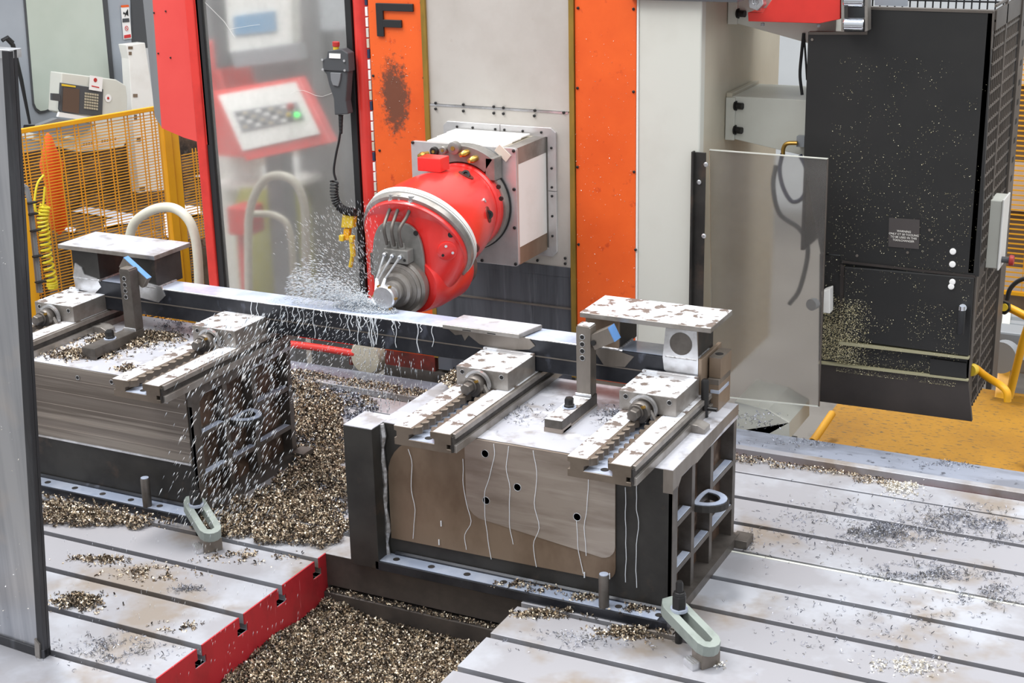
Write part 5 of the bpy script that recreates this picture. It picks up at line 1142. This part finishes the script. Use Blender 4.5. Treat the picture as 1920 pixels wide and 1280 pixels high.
# ================================================================== things behind the clear pane
hm = thing('operator_panel', 'red framed operator panel with keys and a green lamp behind the clear door', 'control panel', at(520, 260, y=2.35))
YH_ = 2.15
def HB(pts, ytop, ybot, ymin, ymax):
    out = []
    for a, b_ in pts:
        f = (b_-ymin)/(ymax-ymin); out.append(at(a, b_, y=ytop+(ybot-ytop)*f))
    return out
def hbox(name, pts, d, m, par, yt=2.32, yb=2.12, o=0, y0=130, y1=300, **k): return P(name, MB().prism([q-Vector((0, o, 0)) for q in HB(pts, yt, yb, y0, y1)], (0, d, 0)), m, par, **k)
hbox('frame', [(398, 172), (560, 145), (622, 268), (462, 302)], .06, 'frame_red', hm, bevel=.006)
fc = hbox('face', [(412, 178), (556, 153), (602, 250), (458, 282)], .01, 'hmi_white', hm, o=.012, bevel=.002)
hbox('key_field', [(442, 208), (560, 190), (575, 222), (458, 246)], .006, 'hmi_grey', fc, o=.018)
for r_ in range(4):
    for c_ in range(9):
        a, b_ = 448+c_*12+r_*4, 210+r_*8-c_*1.9
        hbox('key', [(a, b_), (a+8, b_-1.2), (a+10, b_+4), (a+2, b_+5.2)], .004, ('dark_grey', 'hmi_white', 'mid_grey', 'key')[(r_*5+c_*3) % 4], fc, o=.022)
def lamp(px, py, r, m, nm): 
    c = HB([(px, py)], 2.32, 2.12, 130, 300)[0]-Vector((0, .03, 0)); P(nm, MB().lathe([(r, 0), (r, .012), (r*.6, .018)], c, (0, -1, .2), 18), m, hm, smooth=True)
lamp(553, 198, .018, 'red_button', 'stop_button'); lamp(565, 213, .012, 'green_lamp', 'green_lamp'); lamp(550, 213, .010, 'yellow_button', 'yellow_key')
mo = thing('display_unit', 'white display unit with blue screen and keyboard shelf behind the clear door', 'display', at(490, 110, y=2.4))
hbox('display_case', [(420, -30), (545, -30), (548, 82), (430, 100)], .08, 'hmi_white', mo, yt=2.4, yb=2.35, bevel=.006)
hbox('screen', [(440, 30), (517, 20), (520, 58), (442, 66)], .01, 'screen_blue', mo, yt=2.4, yb=2.35, o=.012)
hbox('keyboard', [(430, 98), (560, 82), (566, 112), (440, 128)], .06, 'hmi_grey', mo, yt=2.36, yb=2.3, bevel=.004)
hbox('case_side', [(392, -30), (420, -30), (432, 125), (405, 130)], .1, 'dark_grey', mo, yt=2.42, yb=2.38)
P('support_leg', MB().box(at(520, 280, y=2.4).x-.05, 2.36, -.9, at(520, 280, y=2.4).x+.05, 2.46, at(520, 240, y=2.4).z), 'mid_grey', hm)
rcs = thing('red_console_stand', 'red console stand and dark base behind the clear door', 'console stand', at(470, 240, y=2.6)-Vector((0, 0, 1.3)))
P('stand_body', MB().prism([at(a, b_, y=2.5) for a, b_ in ((375, 80), (400, 80), (462, 302), (470, 296), (385, 290))], (0, .3, 0)), 'panel_red', rcs)
P('stand_back', MB().prism([at(a, b_, y=2.75) for a, b_ in ((372, -40), (575, -40), (590, 180), (385, 200))], (0, .1, 0)), 'mid_grey', rcs)
P('stand_foot', MB().box(at(400, 300, y=2.7).x, 2.7, -.9, at(470, 300, y=2.7).x, 2.8, .9), 'hmi_white', rcs)
top('dark_column', MB().box(at(560, 300, y=3.0).x, 3.0, -.9, at(640, 300, y=3.0).x, 3.2, 1.25), 'mid_grey', 'dark grey machine column seen through the right of the clear pane', 'column')
top('olive_chair', MB().lathe([(.18, 0), (.2, .05), (.2, .5), (.16, .62), (.05, .64)], at(520, 520, y=2.7)-Vector((0, 0, .12)), (0, 0, 1), 26), 'olive', 'olive green rounded seat shell blurred behind the clear pane', 'seat', smooth=True)
top('white_floor_pipe', MB().tube(smooth_path([at(468, 620, y=1.95), at(466, 480, y=1.95), at(470, 390, y=1.95), at(500, 335, y=1.95), at(545, 335, y=1.95), at(570, 380, y=1.95), at(574, 470, y=1.95), at(576, 620, y=1.95)], 8), .02, 14), 'pipe_cream', 'white hoop pipe blurred behind the clear pane', 'pipe', smooth=True)
top('white_floor_pipe', MB().tube(smooth_path([at(470, 400, y=2.0), at(520, 405, y=2.0), at(545, 440, y=2.0), at(552, 560, y=2.0)], 8), .016, 12), 'pipe_cream', 'lower branch of the white pipe behind the clear pane', 'pipe', smooth=True)
rb = thing('red_bollard', 'small red box on a thin stand left of the white pipe behind the clear pane', 'bollard', (at(445, 400, y=2.25).x, 2.27, -.9))
P('head_box', MB().box(at(425, 400, y=2.2).x, 2.2, at(425, 440, y=2.2).z, at(462, 400, y=2.2).x, 2.35, at(425, 388, y=2.2).z), 'frame_red', rb, bevel=.01)
P('stand', MB().box(at(445, 400, y=2.25).x-.02, 2.26, -.9, at(445, 400, y=2.25).x+.02, 2.30, at(425, 440, y=2.2).z), 'frame_red', rb)
top('white_table', MB().box(at(400, 340, y=2.6).x, 2.6, at(400, 345, y=2.6).z-.02, at(520, 320, y=2.6).x, 3.4, at(400, 345, y=2.6).z+.01), 'white_paint', 'white table edge below the operator panel behind the pane', 'table')

# ================================================================== near door panel at the left edge
bp = at(86, 1233, z=0); tp = at(20, 95, y=bp.y); u_ = (tp-bp)
nd = thing('near_door_panel', 'brushed steel door panel with dark angle frame at the left edge of the picture', 'machine door', bp)
w0 = Vector((-1, 0.06, 0)).normalized(); zt_ = u_.normalized()
def NP(x, h, y=0): return bp+w0*x+zt_*h+Vector((0, y, 0))
H_ = u_.length
P('panel_sheet', MB().prism([NP(.03, .01), NP(.75, .01), NP(.75, H_-.0), NP(.03, H_-.0)], (0, .004, 0)), 'brushed_panel', nd)
P('frame_stile', MB().prism([NP(0, 0, -.006), NP(.026, 0, -.006), NP(.026, H_, -.006), NP(0, H_, -.006)], (0, .016, 0)), 'dark_frame', nd, bevel=.002)
P('frame_web', MB().prism([NP(.000, 0, .010), NP(.006, 0, .010), NP(.006, H_, .010), NP(.0, H_, .010)], (0, .010, 0)), 'dark_frame', nd)
P('bottom_rail', MB().prism([NP(.0, 0, -.008), NP(.75, 0, -.008), NP(.75, .028, -.008), NP(.0, .028, -.008)], (0, .03, 0)), 'dark_frame', nd, bevel=.002)
P('top_rail', MB().prism([NP(.0, H_-.02, -.004), NP(.75, H_-.02, -.004), NP(.75, H_+.002, -.004), NP(.0, H_+.002, -.004)], (0, .04, 0)), 'bright_steel', nd, bevel=.001)
P('corner_key', MB().prism([NP(.012, .0, -.012), NP(.030, .0, -.012), NP(.030, .06, -.012), NP(.012, .045, -.012)], (0, .008, 0)), 'ground_steel', nd)
n = 260; pos = [NP(.05+.6*RNG.random(), H_*RNG.random()**1.6, -.003) for _ in range(n)]
o = scatter('stuck_chips', np.array(pos), RNG.uniform(.002, .006, n), 'silver_chips', nd, tmpl=curl(.8, .3, 2), loc=tuple(root_loc(nd))); o['kind'] = 'stuff'

# ================================================================== swarf
def on_plane(pts, z=0): return [tuple(at(a, b_, z=z)) for a, b_ in pts]
fixtures = [(-2.66, -.07, -1.68, .60), (-1.05, -.07, .02, .60)]
def clear(x, y):
    k = np.ones(len(x), bool)
    for a, b_, c, d in fixtures: k &= ~((x > a) & (x < c) & (y > b_) & (y < d))
    k &= ~((x > XL1+.0) & (x < XR0-.0) & (y < -.04)); k &= (y < 1.5); return k
def surf(x, y):
    """table height, dropping into the open slots"""
    z = np.full(len(x), .0)
    for s_ in SL:
        if abs(s_-SL[9]) < 1e-6: continue
        z = np.where(np.abs(y-s_) < .0125, -.045, z)
    z = np.where((y > 1.262) & (y < 1.31), -.03, z); return z
def heap(name, poly, n, h, m, lab, cell=.12, thr=.25, seed=1, size=(.006, .013), group='loose swarf heaps', base=0, edge=.05):
    poly = on_plane(poly, base); P_ = np.array(poly)[:, :2]; lo, hi = P_.min(0), P_.max(0)
    x = RNG.uniform(lo[0], hi[0], n*4); y = RNG.uniform(lo[1], hi[1], n*4)
    jx = (noise2(x, y, seed+9, .05)-.5)*edge*2; jy = (noise2(x, y, seed+19, .05)-.5)*edge*2
    k = inpoly(x+jx, y+jy, poly) & clear(x, y) & (noise2(x, y, seed, cell)*.7+noise2(x, y, seed+3, cell/3)*.3 > thr)
    x, y = x[k][:n], y[k][:n]
    d = np.clip((noise2(x, y, seed, cell)-thr)*2.2, 0, 1)
    z = surf(x, y)*(base == 0)+base+.003+RNG.random(len(x))*h*d
    c = (float(x.mean()), float(y.mean()), base)
    o = scatter(name, np.stack([x, y, z], 1), RNG.uniform(*size, len(x)), m, loc=c)
    tag(o, lab, 'metal chips', group, 'stuff'); return o
heap('swarf_heap', [(80, 930), (230, 950), (420, 965), (560, 870), (535, 700), (640, 760), (650, 880), (655, 1005), (600, 1030), (430, 1010), (330, 985), (200, 985), (85, 985)], 30000, .030, 'chips', 'large brown glittering heap of metal chips between the two fixture blocks', thr=.02, seed=4, edge=.04)
heap('swarf_heap', [(530, 770), (640, 720), (700, 770), (655, 1000), (560, 900)], 9000, .012, 'chips_blue', 'wet bluish chips spread behind the chip heap, left of the corner post', thr=.36, seed=14, edge=.03)
heap('swarf_heap', [(80, 890), (250, 920), (380, 950), (400, 985), (85, 930)], 2600, .014, 'chips', 'chips lying along the left block base flange', thr=.1, seed=6)
heap('swarf_heap', [(525, 690), (850, 745), (850, 770), (525, 712)], 3600, .012, 'chips', 'row of chips filling the rear groove behind the blocks', thr=.05, seed=7, edge=.008)
heap('swarf_heap', [(525, 715), (700, 745), (700, 770), (525, 740)], 1200, .008, 'chips', 'chips in the narrow slot below the rear chip row', thr=.4, seed=8)
heap('swarf_heap', [(1366, 845), (1700, 895), (1700, 915), (1366, 866)], 1500, .010, 'chips', 'bright chips along the dark red rear groove at right', thr=.3, seed=9, size=(.004, .009))
CURL = curl(1.35, .2, 5)
chip_mat('curls', ['#6f717b', '#9a9ca6', '#4c4d55', '#b9bcc8', '#7c7974'], .3, .4)
def patch(cx, cy, rx, ry, n, m, lab, base=0, h=.008, size=(.005, .012), seed=1, group='scattered swarf patches'):
    c = at(cx, cy, z=base); ex = at(cx+rx, cy, z=base)-c; ey = at(cx, cy+ry, z=base)-c
    a = RNG.normal(0, .42, n); b_ = RNG.normal(0, .42, n)
    x = c.x+ex.x*a+ey.x*b_; y = c.y+ex.y*a+ey.y*b_
    k = noise2(x, y, seed, .03) > .36
    if base == 0: k &= clear(x, y)
    x, y, a, b_ = x[k], y[k], a[k], b_[k]
    z = (surf(x, y) if base == 0 else base)+.002+RNG.random(len(x))*h*np.exp(-(a*a+b_*b_)*3)
    thin = m == 'chips_blue'
    tag(scatter('swarf_patch', np.stack([x, y, z+np.zeros(len(x))], 1), RNG.uniform(*size, len(x))*(1.15 if thin else 1), 'curls' if thin else m, tmpl=CURL if thin else None, loc=(c.x, c.y, base)), lab, 'metal chips', group, 'stuff')
patch(1690, 915, 45, 18, 500, 'silver_chips', 'bright chip pile on the rear slab right of centre', h=.02)
patch(1660, 1000, 110, 26, 1300, 'chips_blue', 'largest dark chip patch on the table right of the blocks', h=.02, seed=2)
patch(1790, 980, 110, 40, 1100, 'chips_blue', 'loose chips on slabs near the right picture edge', seed=3)
patch(1720, 1075, 120, 22, 800, 'chips_blue', 'chip patch on the slab below the pale joint strip', h=.012, seed=4)
patch(1870, 1000, 60, 30, 500, 'chips_blue', 'small chip patch by the right picture edge', h=.012, seed=5)
patch(1850, 1110, 80, 50, 500, 'chips_blue', 'thin chips on the lower right slabs', seed=6)
patch(1700, 1250, 90, 22, 300, 'silver_chips', 'few bright chips on the lowest right slab', seed=7)
patch(1560, 985, 220, 90, 700, 'chips_blue', 'sparse curls across the right slabs', seed=8, h=.002)
patch(1650, 1170, 260, 90, 500, 'chips_blue', 'sparse curls across the front right slabs', seed=9, h=.002)
patch(1395, 1018, 26, 16, 160, 'chips_blue', 'tiny chip cluster beside the right block rear foot', seed=10)
patch(1600, 830, 260, 14, 1100, 'chips_blue', 'chips scattered on the rear table rail', seed=11, h=.002) if True else None
patch(1800, 865, 110, 18, 1000, 'chips_blue', 'denser chips on the rear table rail at far right', seed=12, h=.004)
patch(150, 1130, 60, 18, 900, 'chips', 'brown chip pile on the left wing behind the door post', h=.03, seed=13)
patch(185, 1050, 70, 10, 450, 'chips', 'narrow chip pile on the second left slab', h=.012, seed=14)
patch(290, 1075, 100, 18, 450, 'chips', 'chips in the middle of the left wing', seed=15)
patch(360, 1105, 50, 8, 160, 'chips_blue', 'few curls near the red end of the left wing', seed=16)
patch(330, 1175, 60, 10, 220, 'chips', 'small dark curls on the third left slab', seed=17)
patch(220, 1220, 140, 40, 500, 'chips_blue', 'sparse curls on the nearest left slabs', seed=18)
patch(470, 1045, 110, 14, 420, 'chips', 'chips at the edge of the large heap on the left wing', seed=19)
patch(1050, 1150, 110, 10, 1500, 'chips', 'chips along the front of the right base flange', h=.012, seed=20)
patch(1190, 1185, 80, 14, 1400, 'chips', 'chips gathered beside the near strap clamp', h=.015, seed=21)
patch(1345, 1245, 18, 8, 90, 'silver_chips', 'tiny bright chips at the heel of the near strap clamp', seed=22)
patch(1100, 1200, 160, 30, 260, 'chips_blue', 'sparse curls in front of the right block', seed=23)
# on the blocks
patch(225, 640, 90, 18, 3000, 'chips', 'brown chips round the foot of the left locating post', base=.472, h=.02, seed=24)
patch(150, 665, 80, 14, 1500, 'chips', 'brown chips on the left block near the door post', base=.472, h=.016, seed=25)
patch(290, 632, 55, 12, 1800, 'chips', 'brown chips right of the left locating post foot', base=.472, h=.022, seed=26)
patch(235, 690, 26, 8, 260, 'chips', 'small chip group at the front edge of the left block', base=.472, seed=27)
patch(330, 610, 40, 14, 260, 'chips_blue', 'dark slivers on the bright left block top', base=.472, seed=28, h=.002)
patch(960, 770, 110, 30, 330, 'chips_blue', 'sparse curls on the right block top', base=.472, seed=29, h=.002)
patch(1150, 780, 60, 18, 260, 'chips_blue', 'curls between the foot bar and the nearest rail', base=.472, seed=30, h=.004)
patch(850, 715, 22, 12, 700, 'chips', 'brown chips heaped left of the third jaw', base=.50, seed=31, h=.04)
patch(1420, 785, 60, 22, 160, 'chips_blue', 'dark chips on the cream casting', base=.07, seed=32, h=.002)
# chips on the base flange of the right block
for k, (a, b_) in enumerate(((960, 1095), (1020, 1105), (1100, 1120), (1190, 1140))): patch(a, b_, 45, 8, 160, 'chips', 'chips on the right base flange, group %s from the left' % ('one', 'two', 'three', 'four')[k], base=.033, seed=40+k, h=.006)
# the pit heap: a mound with chips on it
gx, gy = np.meshgrid(np.linspace(XL1-.01, XR0+.01, 90), np.linspace(-1.1, -.045, 120))
def pit_h(x, y): return -.205+.035*(noise2(x, y, 50, .18)-.4)+.06*np.clip((x+.75)/.3, 0, 1)*np.clip((-.05-y)/.3, .2, 1)+.012*noise2(x, y, 51, .03)+.03*np.clip((-.95-x)/.2, 0, 1)
gz = pit_h(gx.ravel(), gy.ravel()); ny, nx = gx.shape
me = bpy.data.meshes.new('pit_heap'); me.from_pydata([(a+.8, b_+.5, c) for a, b_, c in zip(gx.ravel(), gy.ravel(), gz-.006)], [], [(j*nx+i, j*nx+i+1, (j+1)*nx+i+1, (j+1)*nx+i) for j in range(ny-1) for i in range(nx-1)])
mat('chip_bed', '#54473c', .5, .4, c2='#2c2723', scale=60, lo=.4, hi=.6); me.materials.append(M['chip_bed'])
ph = bpy.data.objects.new('swarf_bed', me); COL.objects.link(ph); ph.location = (-.8, -.5, 0); tag(ph, 'deep bed of brown and silver chips filling the pit between the table wings', 'metal chips', 'loose swarf heaps', 'stuff')
n = 54000; x = RNG.uniform(XL1, XR0, n); y = RNG.uniform(-.80, -.06, n); z = pit_h(x, y)+RNG.random(n)*.014
o = scatter('loose_chips', np.stack([x, y, z], 1), RNG.uniform(.006, .013, n), 'chips', ph, loc=(-.8, -.5, 0)); o['kind'] = 'stuff'
n = 800; x = RNG.uniform(XL1+.01, XR0+.1, n); y = RNG.uniform(-.058, -.037, n)
o = scatter('loose_chips', np.stack([x, y, np.full(n, -.122)+RNG.random(n)*.006], 1), RNG.uniform(.004, .009, n), 'chips', ph, loc=(-.8, -.5, 0)); o['kind'] = 'stuff'

# ================================================================== coolant
drop_t = (np.array([(0, 0, -.5), (.5, 0, -.1), (-.25, .43, -.1), (-.25, -.43, -.1), (0, 0, .5)]), np.array([(0, 2, 1), (0, 3, 2), (0, 1, 3), (1, 2, 4), (2, 3, 4), (3, 1, 4)]))
def drops(name, p, d, L_, w, lab, m='drops', group=None):
    p = np.asarray(p); d = np.asarray(d, float); d /= np.linalg.norm(d, axis=1, keepdims=True); n = len(p)
    a = np.cross(d, np.array([.3, .9, .1])); a /= np.linalg.norm(a, axis=1, keepdims=True); b_ = np.cross(d, a)
    R = np.stack([a*np.reshape(w, (-1, 1)), b_*np.reshape(w, (-1, 1)), d*np.reshape(L_, (-1, 1))], 2); c = p.mean(0)
    o = scatter(name, p, np.ones(n), m, tmpl=drop_t, rot=R, loc=tuple(c)); tag(o, lab, 'coolant', group or 'coolant spray', 'stuff')
hit = Vector((NC.x-.03, YH-.145, .662))
cj = thing('coolant_jets', 'three white coolant jets from the nozzles onto the cutter', 'coolant', hit)
for n0, n1 in tips:
    P('jet', MB().tube([n1, n1.lerp(hit, .5), hit+Vector((-.01, 0, 0))], [.0045, .008, .014], 8), 'coolant_drop', cj, smooth=True)
n = 5200; th = RNG.normal(pi*.99, .40, n); el = np.abs(RNG.normal(0, .34, n)); r_ = RNG.random(n)**1.7*.34
dx_ = np.cos(th)*np.cos(el); dy_ = np.sin(th)*np.cos(el)*.5-.06; dz_ = np.sin(el)
p = np.stack([hit.x+dx_*r_, hit.y+dy_*r_-.01, hit.z+dz_*r_*.75+.002], 1)
drops('splash', p, np.stack([dx_, dy_, dz_*.6-.25*r_/.3], 1), np.clip(.006+.05*r_*RNG.random(n), .004, .02), (.0014+.0022*RNG.random(n)**2), 'white coolant splash bursting left from the cutter over the beam')
top('foam_mound', MB().lathe([(0, 0), (.05, .0), (.042, .010), (.028, .022), (.012, .030), (0, .032)], (hit.x-.045, hit.y+.02, .642), (0, 0, 1), 28).lathe([(0, 0), (.04, .0), (.032, .008), (.016, .014), (0, .016)], (hit.x-.11, hit.y+.03, .642), (0, 0, 1), 24), 'coolant_drop', 'white mound of coolant where the jets strike beside the cutter', 'coolant', smooth='all', group='coolant spray')
n = 2400; r_ = RNG.random(n)**.6*.095; th = RNG.uniform(0, 2*pi, n)
p = np.stack([hit.x-.05+r_*np.cos(th)*1.35, hit.y+r_*np.sin(th)*.5, .645+np.abs(RNG.normal(0, .030, n))*np.clip(1-r_/.09, .15, 1)], 1)
drops('foam', p, RNG.normal(size=(n, 3))+np.array([-1.5, 0, .2]), .004+.008*RNG.random(n), .002+.002*RNG.random(n), 'dense white coolant foam where the jets meet the beam top')
# fine upward mist against the door
n = 700; a = RNG.uniform(.25, 1.25, n)+pi*.42; r_ = .1+.36*RNG.random(n)**.9
p = np.stack([hit.x+np.cos(a)*r_*1.0-.02, hit.y+RNG.normal(0, .05, n)+.05, hit.z+np.sin(a)*r_*.75], 1)
drops('mist', p, np.stack([np.cos(a), np.zeros(n), np.sin(a)*.75], 1), .006+.010*RNG.random(n), .0009+.0005*RNG.random(n), 'thin streaks of coolant flung up in front of the clear pane')
# rain in front of the left block
n = 1900; px_ = RNG.normal(455, 85, n); py_ = RNG.uniform(590, 985, n); k = (px_ > 300) & (px_ < 640) & (RNG.random(n) < np.exp(-((px_-470+(py_-700)*.35)/95)**2)); px_, py_ = px_[k], py_[k]
p = np.array([tuple(at(a, b_, y=float(y_))) for a, b_, y_ in zip(px_, py_, RNG.uniform(-.28, -.15, len(px_)))]); n = len(p)
drops('spray', p, np.tile([-.42, -.25, -.85], (n, 1))+RNG.normal(0, .05, (n, 3)), .016+.022*RNG.random(n)**2, .0014+.0030*RNG.random(n)**3, 'slanting coolant drops falling in front of the left block side')
n = 900; px_ = RNG.uniform(500, 720, n); py_ = RNG.uniform(560, 760, n); p = np.array([tuple(at(a, b_, y=float(y_))) for a, b_, y_ in zip(px_, py_, RNG.uniform(.32, .43, n))])
drops('spray', p, np.tile([-.55, -.2, -.7], (n, 1))+RNG.normal(0, .12, (n, 3)), .006+.012*RNG.random(n), .001+.0012*RNG.random(n), 'coolant drops falling below the beam left of the cutter')
n = 260; px_ = RNG.uniform(120, 560, n); py_ = RNG.uniform(1000, 1270, n); p = np.array([tuple(at(a, b_, y=float(y_))) for a, b_, y_ in zip(px_, py_, RNG.uniform(-.9, -.7, n))])
drops('spray', p, np.tile([-.25, 0, -1.], (n, 1)), .008+.012*RNG.random(n), .0007+.0007*RNG.random(n), 'fine coolant rain over the left table wing')
# curtain running off the beam
for i in range(16):
    x = -1.40+.022*i+RNG.normal()*.005; z1 = .531-.02-.08*RNG.random()
    if i % 2 == 0: pass
n = 420; x = RNG.normal(-1.20, .09, n); z = RNG.uniform(.20, .53, n)
drops('dripping_curtain', np.stack([x, np.full(n, .455)+RNG.normal(0, .01, n), z], 1), np.tile([-.05, 0, -1.], (n, 1)), .008+.018*RNG.random(n), .002+.002*RNG.random(n), 'milky drops dripping off the beam below the cutter')
# fine chips on the orange panels
n = 420; x = np.where(RNG.random(n) < .5, RNG.uniform(-1.89, -1.65, n), RNG.uniform(-.99, -.745, n)); z = .3+1.2*RNG.random(n)
o = scatter('stuck_chips', np.stack([x, np.full(n, YC-.006), z], 1), RNG.uniform(.002, .006, n), 'silver_chips', colm, tmpl=curl(.8, .35, 2), loc=tuple(root_loc(colm))); o['kind'] = 'stuff'
